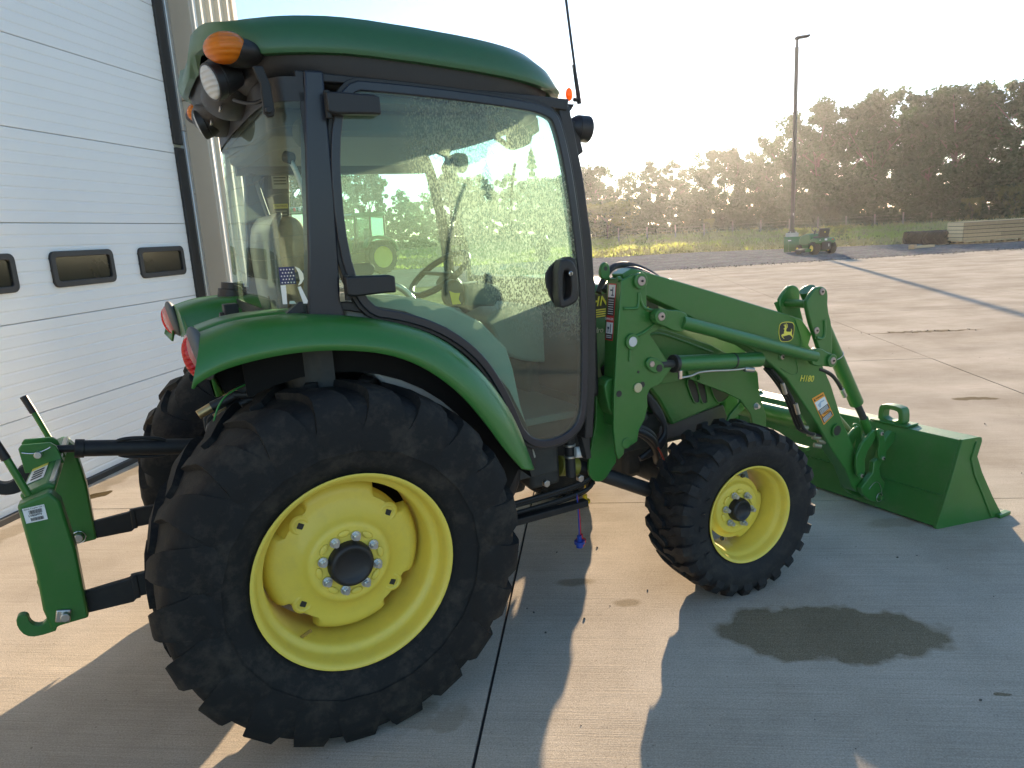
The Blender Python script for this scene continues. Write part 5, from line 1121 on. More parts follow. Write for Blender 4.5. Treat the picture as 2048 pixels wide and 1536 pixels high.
    def tongue(c, s, l, w_, y0, y1):
        P = []
        for t, h in ((-.035, 0), (-.022, .028), (.01, .034), (.05, .036), (l*.6, .045), (l, .040), (l+.01, 0), (l, -.040), (l*.6, -.045), (.05, -.036), (.01, -.034), (-.022, -.028)):
            P.append((c[0]+s*d.x*t+n_.x*h, c[1]+s*d.z*t+n_.z*h))
        return prism('link_end', chaikin(P, 1), y0, y1, GREEN, LL, bevel=.004)
    tongue(pL, 1, .15, .04, -.605*sg, -.632*sg); tongue(pR, -1, .13, .04, -.612*sg, -.638*sg)
    pin(pL, -.630, sg, .032, .018, LL, .012); pin(pR, -.637, sg, .033, .018, LL, .014)
    # lift cylinder
    LC = empty('lift_cylinder', parent=T)
    c0, c1 = [(1.444,1.042)][0], [(2.25,0.963)][0]
    d2 = Vector((c1[0]-c0[0], 0, c1[1]-c0[1])).normalized(); P_ = lambda t: (c0[0]+d2.x*t, -.58*sg, c0[1]+d2.z*t)
    cyl('cylinder_rod', P_(0), P_(.12), .018, CHASS, LC); cyl('cylinder_gland', P_(.085), P_(.105), .040, INK, LC); cyl('cylinder_barrel', P_(.10), P_(.62), .036, GREEN, LC, 32); cyl('cylinder_strap', P_(.44), P_(.452), .0375, INK, LC)
    tube('steel_line', [(P_(.10)[0]+.01, -.60*sg, P_(.1)[2]-.062), (P_(.16)[0], -.615*sg, P_(.1)[2]-.062), (P_(.21)[0], -.615*sg, P_(.1)[2]-.045), (P_(.44)[0], -.61*sg, P_(.44)[2]-.040), (P_(.50)[0], -.60*sg, P_(.5)[2]-.036)], .005, STEEL, LC)
    cyl('line_fitting', (P_(.10)[0]+.01, -.60*sg, P_(.1)[2]-.068), (P_(.10)[0]+.01, -.60*sg, P_(.1)[2]-.028), .010, CHROME, LC, 10); cyl('line_fitting', P_(.50)[:1]+(-.60*sg, P_(.5)[2]-.040), P_(.56)[:1]+(-.60*sg, P_(.56)[2]-.046), .012, STEEL, LC, 10)
    # bell crank: two plates, tie tube and tilt cylinder head
    BC = empty('bell_crank', parent=T)
    bc = [(2.384,1.292),(2.415,1.299),(2.448,1.289),(2.471,1.265),(2.471,1.187),(2.509,1.098),(2.522,0.941),(2.486,0.915),(2.44,0.951),(2.424,0.989),(2.376,1.084),(2.349,1.141),(2.32,1.226),(2.347,1.262)]
    prism('crank_plate', chaikin(bc, 1), -.625*sg, -.60*sg, GREEN, BC, bevel=.005); prism('crank_plate', chaikin(bc, 1), -.46*sg, -.44*sg, GREEN, BC, bevel=.005)
    rib = [(2.448,1.131),(2.459,1.061),(2.435,1.034),(2.395,1.051)]; tube('crank_rib', [at_y(p, -.626*sg) for p in rib], .008, GREEN, BC)
    for uv_c in ([(2.423,1.272)][0], [(2.393,1.086)][0]): cyl('pin', at_y(uv_c, -.625*sg), at_y(uv_c, -.632*sg), .017, PIN, BC); cyl('grease_nipple', at_y(uv_c, -.632*sg), at_y(uv_c, -.636*sg), .005, BLACK, BC, 8, bevel=0)
    hd = [(2.436,1.274)][0]; tie = [(2.374,1.213)][0]; cyl('tie_tube', (tie[0], -.60*sg, tie[1]), (tie[0], -.46*sg, tie[1]), .020, GREEN, BC)
    # tilt cylinder
    TC = empty('tilt_cylinder', parent=T)
    tp = [at_y(p, -.53*sg) for p in [(2.452,1.248),(2.601,1.025),(2.855,0.627),(2.92,0.532),(2.97,0.437)]]
    cyl('cylinder_head', (Vector(tp[0])+Vector((-.015, 0, .03))), Vector(tp[0])*.7+Vector(tp[1])*.3, .040, GREEN, TC); cyl('cylinder_barrel', Vector(tp[0])*.55+Vector(tp[1])*.45, tp[2], .037, GREEN, TC, 32); cyl('cylinder_rod', tp[2], tp[3], .019, CHASS, TC); cyl('rod_end', tp[3], tp[4], .024, GREEN, TC)
    v_ = Vector(tp[1])*.45+Vector(tp[2])*.55; ax = (Vector(tp[2])-Vector(tp[1])).normalized()
    cyl('barrel_band', v_-ax*.13, v_-ax*.125, .0395, STEEL, TC)
    tube('hydraulic_hose', [at_y(p, -.56*sg) for p in [(2.503,0.87),(2.591,0.839),(2.657,0.776),(2.7,0.716)]], .010, RUBB, TC); hb = [(2.687,0.737),(2.717,0.691)]; cyl('hose_ferrule', at_y(hb[0], -.56*sg), at_y(hb[1], -.56*sg), .013, STEEL, TC, 10)
    # lower linkage and carrier
    LK = empty('bucket_linkage', parent=T)
    l1 = chaikin([(2.918,0.488),(2.78,0.391),(2.78,0.266),(2.829,0.219),(2.86,0.249),(2.849,0.349),(2.923,0.416),(2.933,0.454)], 1); prism('guide_link', l1, -.60*sg, -.585*sg, GREEN, LK, bevel=.003); prism('guide_link', l1, -.50*sg, -.485*sg, GREEN, LK, bevel=.003)
    l2 = chaikin([(2.917,0.47),(2.941,0.488),(2.986,0.463),(2.994,0.422),(3.004,0.351),(3.021,0.308),(3.001,0.283),(2.956,0.303),(2.94,0.35),(2.957,0.403)], 1); prism('bucket_link', l2, -.612*sg, -.60*sg, GREEN, LK, bevel=.003); prism('bucket_link', l2, -.47*sg, -.458*sg, GREEN, LK, bevel=.003)
    pin([(2.822,0.24)][0], -.598, sg, .020, .011, LK, .008); pin([(2.957,0.455)][0], -.61, sg, .022, .012, LK, .008); pin([(2.981,0.31)][0], -.61, sg, .020, .011, LK, .008)
    cp = [(2.966,0.304),(2.929,0.295),(2.925,0.232),(2.833,0.166),(2.844,0.132),(2.907,0.079),(2.979,0.044),(3.04,0.038),(3.068,0.08),(3.055,0.127),(2.997,0.196),(2.979,0.25),(3.029,0.329),(3.103,0.381),(3.108,0.427),(3.071,0.445),(3.022,0.414)]
    prism('carrier_plate', cp, -.60*sg, -.57*sg, GREEN, LK, bevel=.004); prism('carrier_plate', cp, -.49*sg, -.46*sg, GREEN, LK, bevel=.004)
    c = [(2.982,0.08)][0]; cyl('latch_pin', at_y(c, -.60*sg), at_y(c, -.625*sg), .014, GREEN, LK); tube('pin_ring', [(c[0]+.026*math.cos(a), -.608*sg, c[1]+.026*math.sin(a)) for a in [i*PI/6 for i in range(12)]], .0022, STEEL, LK, cyclic=True)
    tube('retaining_wire', [at_y(p, -.603*sg) for p in [(2.893,0.146),(2.925,0.174),(2.968,0.176),(3.002,0.13),(3.005,0.097)]], .0018, STEEL, LK)
    c = [(2.644,0.522)][0]; cyl('cross_tube_end', at_y(c, -.565*sg), at_y(c, -.577*sg), .036, GREEN, AR, 28, bevel=0); cyl('tube_bore', at_y(c, -.57*sg), at_y(c, -.5785*sg), .027, INK, AR, 24, bevel=0)
    c = [(2.226,0.969)][0]; pin(c, -.565, sg, .020, .012, AR, .006)
    # welded reinforcement plate outline on the arm
    tube('weld_seam', [at_y(p, -.566*sg) for p in [(2.313,1.141),(2.351,1.075),(2.368,1.011),(2.32,0.962),(2.352,0.874),(2.306,0.863),(2.217,0.918)]], .0025, GREEN, AR)
    # hose run under the arm leg
    for k in range(3):
        tube('hydraulic_hose', [at_y(p, (-.50-.02*k)*sg) for p in [(2.186,0.909),(2.258,0.843),(2.347,0.725),(2.395,0.625),(2.448,0.527),(2.583,0.496)]], .009, RUBB, AR)
    for uv in [(2.266,0.803),(2.364,0.683)]: cyl('hose_ferrule', (uv[0]-.012, -.55*sg, uv[1]+.03), (uv[0]+.012, -.55*sg, uv[1]-.03), .011, STEEL, AR, 10)
    fit = [(2.444,0.566),(2.499,0.518),(2.538,0.494),(2.583,0.464),(2.552,0.447)]
    for k, q in enumerate(fit): cyl('coupler_fitting', (q[0]-.015, -.52*sg, q[1]+.004), (q[0]+.018, -.54*sg, q[1]-.006), .014, mat('olive_fitting', (.30, .28, .18), .45, metal=.5), AR, 8)
    # side mount frame beside the hood
    MF = empty('mount_frame', parent=T)
    mf = [(1.509,1.182),(1.624,1.157),(1.901,1.053),(1.999,1.001),(2.169,0.912),(2.171,0.84),(1.774,0.919),(1.651,0.905),(1.503,0.916)]
    prism('frame_plate', mf, -.43*sg, -.415*sg, GREEN, MF, bevel=.003)
    br = [(1.75,0.911),(1.732,0.969),(1.819,0.974),(2.148,0.928),(2.198,0.878),(2.214,0.759),(2.263,0.645),(2.266,0.548),(2.258,0.444),(2.171,0.462),(2.176,0.581),(2.153,0.669),(2.082,0.754),(1.981,0.808),(1.85,0.866)]
    prism('front_brace', br, -.445*sg, -.43*sg, GREEN, MF, bevel=.003)
    pr_ = [(2.088,0.797),(2.124,0.74),(2.039,0.676),(1.988,0.58),(1.948,0.47),(2.2,0.418),(2.205,0.512),(2.109,0.544),(2.067,0.592),(2.073,0.657),(2.159,0.702)]
    prism('brace_web', pr_, -.415*sg, -.40*sg, GREEN, MF, bevel=.003)
    tube('frame_flange', [at_y(p, -.436*sg) for p in [(1.504,1.145),(1.553,1.155),(1.64,1.129),(1.902,1.018)]], .006, GREEN, MF)
    for uv in [(1.801,0.911),(2.189,0.706)]:
        bm = bmesh.new(); hexbolt(bm, (uv[0], -.445*sg, uv[1]), .013, .014, (0, -sg, 0)); from_bm('frame_bolt', bm, BOLT if uv[0] > 1.9 else GREEN, MF)
    for uv in ((1364, 882), (1377, 879)): pass
    for x in (1.665, 1.70): cyl('axle_bolt', (x+.16, -.345*sg, .585), (x+.16, -.36*sg, .585), .017, STEEL, MF, 12)
cyl('cross_tube', (2.62, -.50, .535), (2.62, .50, .535), .055, GREEN, T, 28)
cyl('lower_tie_bar', (2.60, -.50, .165), (2.60, .50, .165), .016, STEEL, T); cyl('upper_tie_bar', (2.72, -.50, .46), (2.72, .50, .46), .013, STEEL, T)
prism('hose_guide_bar', [(2.56, .39), (2.60, .39), (2.60, .41), (2.56, .41)], -.45, .45, GREEN, T)
cyl('bucket_level_rod', (2.38, -.47, .93), (2.86, -.49, .47), .011, mat('olive_rod', (.28, .30, .16), .4, metal=.5), T)
prism('mast_grip', [(2.303,1.219),(2.321,1.224),(2.355,1.169),(2.337,1.163)], -.45, -.44, GREENB, T)

# ---- bucket: shell, end plates, lip
B = empty('bucket', parent=T)
pb = [(3.03, .0), (2.985, .025), (2.965, .16), (2.985, .35), (3.045, .525), (3.075, .548), (3.155, .556), (3.165, .540), (3.16, .525)]
bo = [(2.981,-0.001),(3.164,0.463),(3.231,0.461)]
bm = bmesh.new()
outp = [(3.40, .004), (3.01, .004), (2.990, .015), (3.018, .10), (3.050, .215), (3.082, .34), (3.108, .450), (3.118, .464), (3.230, .468), (3.232, .460), (3.225, .455), (3.130, .452), (3.120, .44), (3.095, .34), (3.062, .215), (3.030, .10), (3.012, .022), (3.03, .018), (3.40, .016)]
a_prism(bm, outp, -1, 1)
for v in bm.verts: v.co.y = math.copysign(.908+.22*(v.co.x-2.98), v.co.y)
from_bm('bucket_shell', bm, GREENB, B, bevel=.002)
endp = [(2.985, .006), (3.0, .0), (3.40, .0), (3.415, .012), (3.345, .12), (3.259, .271), (3.218, .365), (3.240, .445), (3.236, .466), (3.220, .470), (3.112, .470), (3.082, .345), (3.047, .209)]
for sg in (1, -1):
    bm = bmesh.new(); a_prism(bm, endp, -.925, -.909)
    for v in bm.verts: v.co.y = (v.co.y-.22*(v.co.x-2.98))*sg
    from_bm('end_plate', bm, GREENB, B, bevel=.002)
    rb_ = [(3.20, .448), (3.175, .36), (3.205, .27), (3.27, .15), (3.34, .012)]; tube('edge_rib', [(p[0], (-.927-.22*(p[0]-2.98))*sg, p[1]) for p in rb_], .006, GREENB, B, poly=True)
    box('side_cutter', (3.42, -1.02*sg, .012), (.10, .035, .020), GREENB, B)
box('cutting_edge', (3.43, 0, .010), (.10, 2.0, .014), mat('worn_edge', (.12, .14, .10), .5, metal=.4), B)
bm = bmesh.new(); 
for k in range(60): a_sph(bm, (3.036+random.uniform(-.001, .001), -.90+.0305*k, .175), .009, (.5, 1.6, .55), 8, 6)
from_bm('weld_bead', bm, GREENB, B, smooth=180)
for yc in (-.55, .55):
    hn = empty('top_handle', parent=None) if False else None
    def oy(P, dx): return [bm.verts.new((dx, y, z)) for y, z in P]
    O1 = chaikin([(yc-.075, .462), (yc-.075, .545), (yc-.055, .572), (yc+.055, .572), (yc+.075, .545), (yc+.075, .462)], 1); I1 = chaikin([(yc-.045, .485), (yc-.045, .53), (yc-.035, .547), (yc+.035, .547), (yc+.045, .53), (yc+.045, .485)], 1)
    bm = bmesh.new(); V = [oy(O1, 3.125), oy(I1, 3.125), oy(I1, 3.185), oy(O1, 3.185)]; n = len(O1)
    for j in range(4):
        for i in range(n): bm.faces.new((V[j][i], V[j][(i+1) % n], V[(j+1) % 4][(i+1) % n], V[(j+1) % 4][i]))
    from_bm('bucket_hook', bm, GREENB, B, bevel=.004)
    box('hook_pad', (3.16, yc, .473), (.11, .22, .010), GREENB, B)
for y in (.0, .30, -.15): cyl('plow_bolt', (3.09, y, .35), (3.07, y, .352), .012, BOLT, B, 12)

# ---- decals on the loader
yq = -.5665
q = [(2.197,1.146),(2.308,1.134),(2.312,1.033),(2.2,1.046)]
def sticker(name, pts, y, m, th=.001, parent=T): return prism(name, pts, y, y-th, m, parent, bevel=0, smooth=0)
LG = empty('leaping_deer_badge', parent=T)
cx_, cz_ = q[0][0]*.5+q[2][0]*.5, q[0][1]*.5+q[2][1]*.5; sw_, sh_ = (q[1][0]-q[0][0])/2, (q[0][1]-q[3][1])/2
shp = chaikin([(-.9, .78), (-.45, .98), (.45, 1.0), (.95, .85), (.98, 0), (.80, -.75), (.35, -.98), (-.55, -1.0), (-.85, -.75), (-1.0, 0)], 1)
tr = lambda P, k=1: [(cx_+sw_*k*a, cz_+sh_*k*b-.10*sw_*a) for a, b in P]
sticker('badge_rim', tr(shp, 1.0), yq, LYEL, parent=LG); sticker('badge_field', tr(shp, .93), yq-.001, INK, parent=LG)
deer = [(-.42, .28), (-.36, .36), (-.24, .42), (-.12, .44), (.02, .38), (-.06, .30), (-.10, .10), (.02, .02), (.45, .0), (.56, .10), (.52, .28), (.58, .30), (.66, .12), (.62, -.02), (.62, -.2), (.72, -.38), (.80, -.50), (.84, -.62), (.70, -.52), (.50, -.36), (.30, -.28), (-.10, -.36), (-.40, -.42), (-.52, -.34), (-.46, -.50), (-.28, -.66), (-.34, -.68), (-.58, -.52), (-.68, -.30), (-.50, -.20), (-.34, -.16), (-.36, .0), (-.28, .18), (-.34, .26)]
sticker('deer', tr(deer), yq-.002, LYEL, parent=LG)
for P in ([(-.20, .42), (-.30, .58), (-.42, .66), (-.40, .70), (-.28, .64), (-.26, .80), (-.22, .80), (-.22, .62), (-.12, .74), (-.08, .86), (-.04, .84), (-.06, .68), (-.12, .44)], [(-.10, .44), (.0, .58), (.06, .76), (.10, .74), (.06, .54), (.12, .46), (.08, .42), (.0, .46), (-.04, .42)]): sticker('antler', tr(P), yq-.002, LYEL, parent=LG)
qh = [(2.347,0.867),(2.472,0.838),(2.473,0.812),(2.348,0.841)]
flat_text('model_number', 'H180', .046, [(2.347,0.859),(2.472,0.836),(2.474,0.807),(2.348,0.831)], .5, .5, yq-.0008, LYEL, T, shear=.12, off=.0, ext=.0006)
def warn(qd, y, cols, parent=T):
    """stack of bands (v0, v1, material), bordered"""
    for v0, v1, m, u0, u1, t in cols:
        c = [lerp2(qd, u, v) for u, v in ((u0, v0), (u1, v0), (u1, v1), (u0, v1))]; sticker('warning_band', [tuple(p) for p in c], y-t, m, .0008, W_)
W_ = empty('warning_label', parent=T)
q = [(2.452,0.724),(2.537,0.745),(2.625,0.607),(2.55,0.567)]
warn(q, -.5655, [(0, 1, ORANGE, 0, 1, .0004), (.17, .47, WHITE, .06, .94, .0010), (.47, .66, INK, .06, .94, .0010), (.77, .96, INK, .06, .94, .0010)])
for v in (.51, .55, .59, .63, .81, .85, .89, .93): 
    c = [lerp2(q, u, w_) for u, w_ in ((.12, v-.008), (.86, v-.008), (.86, v+.008), (.12, v+.008))]; sticker('warning_line', [tuple(p) for p in c], -.5672, WHITE, .0005, W_)
flat_text('warning_text', 'WARNING', .0125, q, .58, .085, -.5672, INK, W_); flat_text('warning_text', 'WARNING', .0105, q, .58, .715, -.5672, INK, W_)
for v in (.085, .715): c = [lerp2(q, u, w_) for u, w_ in ((.06, v+.04), (.20, v+.04), (.13, v-.05))]; sticker('warning_triangle', [tuple(p) for p in c], -.5672, INK, .0005, W_)
c = [lerp2(q, u, w_) for u, w_ in ((.2, .30), (.5, .24), (.8, .26), (.8, .30), (.5, .29), (.35, .42), (.25, .42))]; sticker('pictogram', [tuple(p) for p in c], -.5672, mat('pale_blue_ink', (.35, .45, .55), .5), .0005, W_)
# tall warning strip on the rear face of the mast (faces -x)
MW = empty('mast_warning_label', parent=T)
def xq(u0, u1, v0, v1, m, dx):
    def P(u, v): return (1.2545-dx-.0268*v, -.562+.052*u, 1.405-.235*v)
    a, b, c, d = P(u0, v0), P(u1, v0), P(u1, v1), P(u0, v1)
    return quad('mast_label_band', [a, b, c, d], m, MW, th=.0006)
for u0, u1, v0, v1, m, dx in ((0, 1, 0, 1, REDD, .004), (.07, .93, .02, .24, WHITE, .0052), (.07, .93, .24, .56, INK, .0052), (.07, .93, .68, .88, WHITE, .0052), (.07, .93, .88, .98, INK, .0052)): xq(u0, u1, v0, v1, m, dx)
for v in (.28, .32, .36, .40, .44, .48, .52, .91, .94): xq(.15, .82, v, v+.012, WHITE, .0064)
for u0, u1, v0, v1 in ((.3, .4, .06, .2), (.4, .7, .10, .13), (.2, .5, .19, .215), (.3, .38, .71, .86), (.5, .75, .76, .80), (.6, .68, .80, .86)): xq(u0, u1, v0, v1, mat('pictogram_ink', (.05, .06, .10), .5), .0064)
tt = text('danger_text', 'DANGER', .0145, WHITE, MW, (1.2545-.0068-.0268*.62, -.562+.052*.58, 1.405-.235*.62), (PI/2, 0, -PI/2), ext=.0003)

# ================================================================ AIR FRESHENER (hangs from the mirror)
ft = [(0, .055), (.006, .040), (.012, .036), (.008, .028), (.017, .020), (.012, .014), (.022, .002), (.014, -.002), (.025, -.016), (.016, -.020), (.006, -.022), (.006, -.030), (.014, -.032), (.014, -.048)]
ftp = ft+[(-a, b) for a, b in ft[::-1][:-1]]
c = [(1.144,1.934)][0]
af = prism('air_freshener', [(c[0]+a*1.15, c[1]+b*1.25) for a, b in ftp], -.101, -.099, mat('freshener_green', (.10, .26, .12), .7), bevel=0)
tag(af, 'flat tree shaped air freshener hanging below the cab mirror', 'air freshener')
tube('hanging_string', [(c[0], -.10, c[1]+.065), (c[0]+.004, -.10, c[1]+.12)], .0012, INK, af)

# ================================================================ LAMP POLE
lx, ly = 29.0, 22.2
lp = empty('lamp_pole', 'tall dark bronze lamp pole on a round concrete base at the edge of the gravel', 'lamp pole')
cyl('concrete_base', (lx, ly, -.1), (lx, ly, .84), .30, CONCP, lp, 28, bevel=.02); box('base_plate', (lx, ly, .87), (.36, .36, .05), POLE, lp, rot=(0, 0, .5)); box('base_cover', (lx, ly, .95), (.24, .24, .14), POLE, lp, rot=(0, 0, .5), bevel=.02)
for q in range(4): cyl('anchor_bolt', (lx+.2*math.cos(q*PI/2+.3), ly+.2*math.sin(q*PI/2+.3), .84), (lx+.2*math.cos(q*PI/2+.3), ly+.2*math.sin(q*PI/2+.3), .92), .015, STEEL, lp, 6)
box('pole_shaft', (lx, ly, 5.2), (.165, .165, 8.6), POLE, lp, rot=(0, 0, .5), bevel=.015); box('pole_tenon', (lx, ly, 9.66), (.10, .10, .5), POLE, lp, rot=(0, 0, .5), bevel=.01); box('pole_sticker', (lx-.03, ly-.075, 1.75), (.07, .02, .12), WHITE, lp, rot=(0, 0, .5), bevel=0)
dx, dy = rt.x/math.hypot(rt.x, rt.y), rt.y/math.hypot(rt.x, rt.y)
hd = box('lamp_head', (lx+.24*dx, ly+.24*dy, 9.92), (.66, .32, .11), POLE, lp, rot=(0, -.10, math.atan2(dy, dx)), bevel=.03); box('knuckle', (lx+.0*dx, ly, 9.87), (.16, .14, .14), POLE, lp, rot=(0, 0, math.atan2(dy, dx)), bevel=.02)

# ================================================================ RIDING MOWER, seen from behind
mx_, my_ = 26.1, 18.1
Mw = empty('riding_mower', 'green riding lawn mower with black high backed seat beside the snow blade', 'riding mower', (mx_, my_, -.02), rz=math.radians(72))
MG = mat('mower_green', (.02, .13, .03), .4, coat=.2, var=.1)
bm = bmesh.new(); a_prism(bm, chaikin([(-.25, .42), (-.28, .62), (-.20, .70), (.25, .66), (.35, .50), (.30, .40)], 1), -.42, .42); from_bm('rear_body', bm, MG, Mw, bevel=.04)
box('rear_frame', (-.24, 0, .36), (.10, .40, .34), BLACK, Mw, bevel=.01); box('transaxle', (0, 0, .28), (.3, .5, .22), CHASS, Mw)
bm = bmesh.new(); a_prism(bm, chaikin([(.55, .38), (.55, .80), (.75, .90), (1.25, .80), (1.45, .62), (1.42, .38)], 2), -.24, .24); from_bm('engine_hood', bm, MG, Mw, bevel=.04)
prism('seat_cushion', chaikin([(-.10, .66), (-.08, .76), (.35, .76), (.38, .70), (.30, .64)], 1), -.23, .23, PLAST, Mw, bevel=.03); prism('seat_back', chaikin([(-.06, .72), (-.16, 1.06), (-.12, 1.10), (-.06, 1.08), (.04, .76)], 1), -.24, .24, PLAST, Mw, bevel=.03)
sph('seat_emblem', (-.142, 0, .93), .035, LYEL, Mw, s=(.15, 1, .8))
tube('steering_wheel', [(.52+.10*math.cos(a), .19*math.sin(a), 1.05+.12*math.cos(a)) for a in [i*PI/8 for i in range(16)]], .018, RUBB, Mw, cyclic=True); cyl('steering_column', (.66, 0, .80), (.54, 0, 1.03), .03, BLACK, Mw)
box('mower_deck', (.45, .08, .18), (.75, 1.25, .13), MG, Mw, bevel=.03); prism('discharge_chute', [(.2, .10), (.2, .24), (.6, .24), (.6, .10)], .68, .92, BLACK, Mw)
for sg in (1, -1):
    def lathe_wheel(nm, x, y, r, wd, par, rr_):
        bm = bmesh.new(); a_lathe(bm, [(y-wd/2, r*.5), (y-wd/2, r*.85), (y-wd*.38, r), (y+wd*.38, r), (y+wd/2, r*.85), (y+wd/2, r*.5)], (x, r), 28)
        for k in range(18):
            a = k*2*PI/18; bm2 = Matrix.Translation((x+r*math.cos(a), y, r+r*math.sin(a))) @ Matrix.Rotation(-a, 4, 'Y') @ Matrix.Rotation(.4, 4, 'X'); bmesh.ops.create_cube(bm, size=1, matrix=bm2 @ Matrix.Diagonal((.02, wd*.8, .03, 1)))
        t_ = from_bm(nm, bm, TYRE, par); bm = bmesh.new(); a_lathe(bm, [(y-wd*.35, 0), (y-wd*.4, r*.2), (y-wd*.3, r*.45), (y-wd*.5, r*.56), (y+wd*.5, r*.56), (y+wd*.3, r*.45), (y+wd*.4, 0)], (x, r), 28); from_bm('wheel_rim', bm, YELLOW, t_); return t_
    lathe_wheel('rear_wheel', 0, .40*sg, .26, .26, Mw, .1); lathe_wheel('front_wheel', 1.22, .36*sg, .19, .16, Mw, .1)
    sph('rear_lamp', (-.262, .30*sg, .60), .035, REDL if sg < 0 else CLEARL, Mw, s=(.3, 1.3, .7))
box('white_tag', (-.285, .04, .62), (.01, .11, .08), WHITE, Mw, bevel=0); box('white_tag', (-.296, -.10, .38), (.01, .035, .12), WHITE, Mw, bevel=0)

# ================================================================ SNOW BLADE beside the pole
sb = empty('snow_blade', 'green curved snow blade lying on the gravel between lamp pole and mower', 'snow blade', (27.75, 20.35, -.02), rz=math.radians(-52))
for nm, x0, x1, sc in (('blade_wing', -.95, .35, .66), ('blade_wing', .30, .95, .72)):
    P = [(.16, .0), (.02, .10), (-.05, .28), (-.05, .46), (.03, .62), (.10, .68), (.07, .62), (.0, .45), (.0, .28), (.06, .12), (.18, .03)]
    bm = bmesh.new(); a_prism(bm, [(y+(.12 if x0 > 0 else 0), z*sc/.62) for y, z in P], x0, x1, 'x'); from_bm(nm, bm, MG, sb, bevel=.01)
    for k in range(3): x = x0+.2+(x1-x0-.4)*k/2; bm = bmesh.new(); a_prism(bm, [(.02, .05), (-.14, .1), (-.12, .45), (-.04, .55)], x-.02, x+.02, 'x'); from_bm('blade_rib', bm, MG, sb)
box('push_frame', (.55, -.40, .22), (.5, .7, .14), MG, sb); box('pallet_board', (.2, -.25, .03), (1.6, .12, .03), WOODL, sb); box('pallet_board', (.5, -.55, .03), (1.5, .12, .03), WOODL, sb); box('side_marker', (-.70, -.07, .55), (.14, .01, .05), WHITE, sb, bevel=0)

# ================================================================ PLANK CRATE on pallets
pa, pb_ = Vector((32.607, 15.894)), Vector((35.005, 14.623)); dv = (pb_-pa).normalized(); ca = math.atan2(dv.y, dv.x)
Ln, Wd, Ht = 4.9, 1.15, .82
cr = empty('plank_crate', 'long low crate of pale pine planks standing on pallets at the edge of the gravel', 'crate', (pa.x, pa.y, -.02), rz=ca)
def crate_planks(n):
    h = Ht/n
    for k in range(n):
        z = .14+h*(k+.5)
        seg = [(0, 1.7), (1.7, 3.3), (3.3, Ln)] if k % 2 else [(0, 2.5), (2.5, Ln)]
        for s0, s1 in seg: box('plank', ((s0+s1)/2, random.uniform(-.004, .004), z), (s1-s0-.014, .03, h-.024), WOOD, cr, bevel=0, smooth=0)
        box('end_plank', (-.012, Wd/2+.02, z), (.03, Wd, h-.024), WOODL, cr, bevel=0, smooth=0); box('end_plank', (Ln+.02, Wd/2, z), (.03, Wd, h-.012), WOODL, cr, bevel=0, smooth=0); box('plank', (Ln/2, Wd+.03, z), (Ln, .03, h-.012), WOOD, cr, bevel=0, smooth=0)
crate_planks(5)
box('crate_core', (Ln/2, Wd/2+.02, .55), (Ln-.05, Wd-.02, .80), mat('crate_dark', (.04, .03, .02), .9), cr, bevel=0)
for k in range(7): box('lid_plank', (Ln/2, .09+k*.165, .975+.004*(k % 2)), (Ln+.04, .155, .022), WOODL, cr, bevel=0, smooth=0)
for k in range(4):
    s = .15+k*1.25; box('pallet_deck', (s+.5, Wd/2, .12), (1.1, Wd+.12, .03), WOODL, cr, bevel=0, smooth=0); box('pallet_deck', (s+.5, Wd/2, .015), (1.1, Wd+.1, .025), WOOD, cr, bevel=0, smooth=0)
    for y in (.02, Wd/2, Wd-.02):
        for q in (.0, .5, 1.0): box('pallet_block', (s+q, y, .067), (.10, .10, .08), WOOD, cr, bevel=0, smooth=0)

# ================================================================ LARGE TYRES lying flat, wood blocks
BP = smooth_prof([(-.26, .36), (-.30, .46), (-.30, .56), (-.24, .63), (0, .65), (.24, .63), (.30, .56), (.30, .46), (.26, .36)], 1)
BT = tyre_mesh(BP, 14, [(-.02, .60, .72, 0, .030, 0), (.10, .60, .72, .12, .032, 0), (.24, .58, .70, .28, .04, 0), (.29, .54, .65, .32, .05, .02), (.30, .50, .55, .33, .04, .01)], -1)
BT.materials.append(TYRE)
for (x, y, z, lab) in ((34.25, 18.95, .29, 'big chevron tread tractor tyre lying flat, left of the two beside the plank crate'), (33.35, 17.45, .29, 'big chevron tread tractor tyre lying flat right against the plank crate end'), (35.1, 18.0, .29, 'big tractor tyre lying flat behind the two front tyres')):
    t_ = bpy.data.objects.new('loose_tyre', BT); COL.objects.link(t_); t_.location = (x, y, z-.02); t_.rotation_euler = (PI/2, 0, random.uniform(0, 3)); tag(t_, lab, 'tyre', 'large tyres lying by the crate')
for (x, y, rz, s, lab) in ((29.3, 16.1, .4, (.55, .22, .18), 'short brown timber block on the gravel in front of the stacked tyres'), (30.3, 16.25, -.2, (1.0, .25, .10), 'pale flat board lying on the gravel beside the brown timber block')):
    o = box('timber_block', (x, y, s[2]/2-.02), s, WOOD if s[2] > .12 else WOODL, None, rot=(0, 0, rz), bevel=.01); tag(o, lab, 'timber')

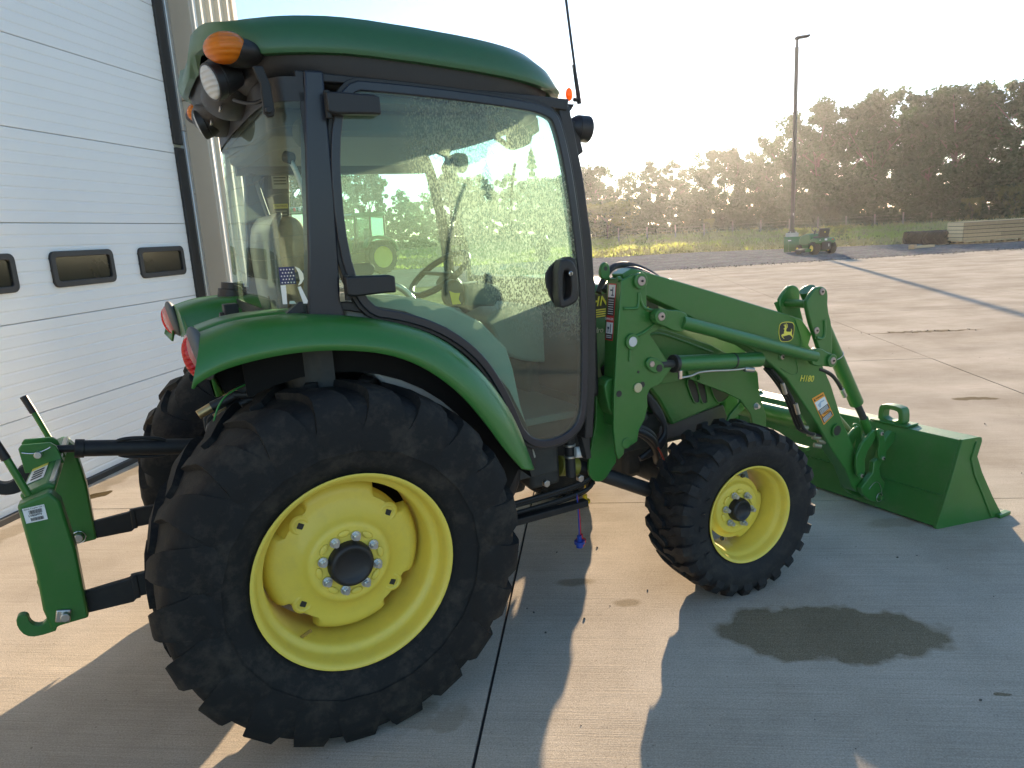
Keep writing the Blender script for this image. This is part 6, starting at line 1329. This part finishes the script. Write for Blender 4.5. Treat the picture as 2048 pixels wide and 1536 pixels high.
# ================================================================ PARKED TRACTORS seen through the cab
def parked(x, y, rz, lab):
    P = empty('parked_tractor', lab, 'tractor', (x, y, -.03), rz=rz, group='tractors parked beyond the yard')
    def wheel2(nm, xx, yy, r, wd):
        bm = bmesh.new(); a_lathe(bm, [(yy-wd/2, r*.62), (yy-wd/2, r*.9), (yy-wd*.4, r*.96), (yy+wd*.4, r*.96), (yy+wd/2, r*.9), (yy+wd/2, r*.62)], (xx, r), 36)
        for k in range(22):
            a = k*2*PI/22; bmesh.ops.create_cube(bm, size=1, matrix=Matrix.Translation((xx+r*.97*math.cos(a), yy, r+r*.97*math.sin(a))) @ Matrix.Rotation(-a, 4, 'Y') @ Matrix.Diagonal((.06, wd*.95, .06, 1)))
        t_ = from_bm(nm, bm, TYRE, P); bm = bmesh.new(); a_lathe(bm, [(yy-wd*.1, 0), (yy-wd*.15, r*.2), (yy-wd*.3, r*.3), (yy-wd*.2, r*.5), (yy-wd*.5, r*.63), (yy+wd*.5, r*.63), (yy+wd*.2, r*.5), (yy+wd*.1, 0)], (xx, r), 36); from_bm('wheel_rim', bm, YELLOW, t_)
    for s in (1, -1): wheel2('rear_wheel', 0, .95*s, .85, .42); wheel2('front_wheel', 2.5, .85*s, .58, .36); prism('fender', chaikin([(-.95, 1.1), (-.75, 1.7), (0, 1.95), (.65, 1.85), (.95, 1.35), (.85, 1.35), (.6, 1.72), (0, 1.83), (-.68, 1.6), (-.85, 1.1)], 1), .70*s, 1.18*s, MG, P, bevel=.02)
    prism('hood', chaikin([(1.2, 1.0), (1.2, 1.85), (1.6, 1.90), (3.0, 1.65), (3.25, 1.3), (3.2, .9)], 1), -.38, .38, MG, P, bevel=.06); box('chassis', (1.3, 0, .85), (3.4, .45, .45), CHASS, P, bevel=.03)
    prism('cab_roof', chaikin([(-.55, 2.86), (-.6, 3.0), (-.4, 3.08), (1.2, 3.06), (1.4, 2.95), (1.35, 2.86)], 1), -.78, .78, MG, P, bevel=.05)
    for px, tx in ((-.45, -.5), (.35, .30), (1.25, 1.15)):
        for s in (1, -1): cyl('cab_post', (px, .72*s, 1.3), (tx, .70*s, 2.9), .05, BLACK, P, 8)
    for s in (1, -1): bm = bmesh.new(); bm.faces.new([bm.verts.new(v) for v in ((-.45, .71*s, 1.5), (1.25, .71*s, 1.3), (1.16, .70*s, 2.88), (-.5, .70*s, 2.88))]); from_bm('cab_glass', bm, GLASS, P, smooth=0)
    bm = bmesh.new(); bm.faces.new([bm.verts.new(v) for v in ((-.46, -.7, 1.6), (-.46, .7, 1.6), (-.5, .7, 2.88), (-.5, -.7, 2.88))]); from_bm('cab_glass', bm, GLASS, P, smooth=0)
    box('cab_body', (.3, 0, 1.35), (1.5, 1.35, .5), BLACK, P, bevel=.04); box('seat', (.1, 0, 1.9), (.25, .5, .8), GREYD, P, bevel=.05)
    for s in (1, -1):
        for q in (.30, .55): sph('rear_lamp', (-.60, q*s, 2.97), .07, CLEARL if q < .5 else REDL, P, s=(.3, 1, 1))
    box('step', (.95, -.85, .6), (.4, .3, .5), BLACK, P)
    box('mud_flap', (-.95, -.6, .95), (.06, .4, .5), BLACK, P); cyl('exhaust', (1.35, -.45, 1.8), (1.35, -.45, 3.0), .06, BLACK, P, 12)
parked(*PK1, math.radians(192), 'parked farm tractor seen through the left part of the cab door glass')
parked(*PK2, math.radians(120), 'parked tractor whose cab top shows through the rear corner window')
po = cyl('marker_post', (*PO, -.05), (*PO, 1.2), .05, POSTW); tag(po, 'lone short wooden post in the grass right of the parked tractor', 'post')
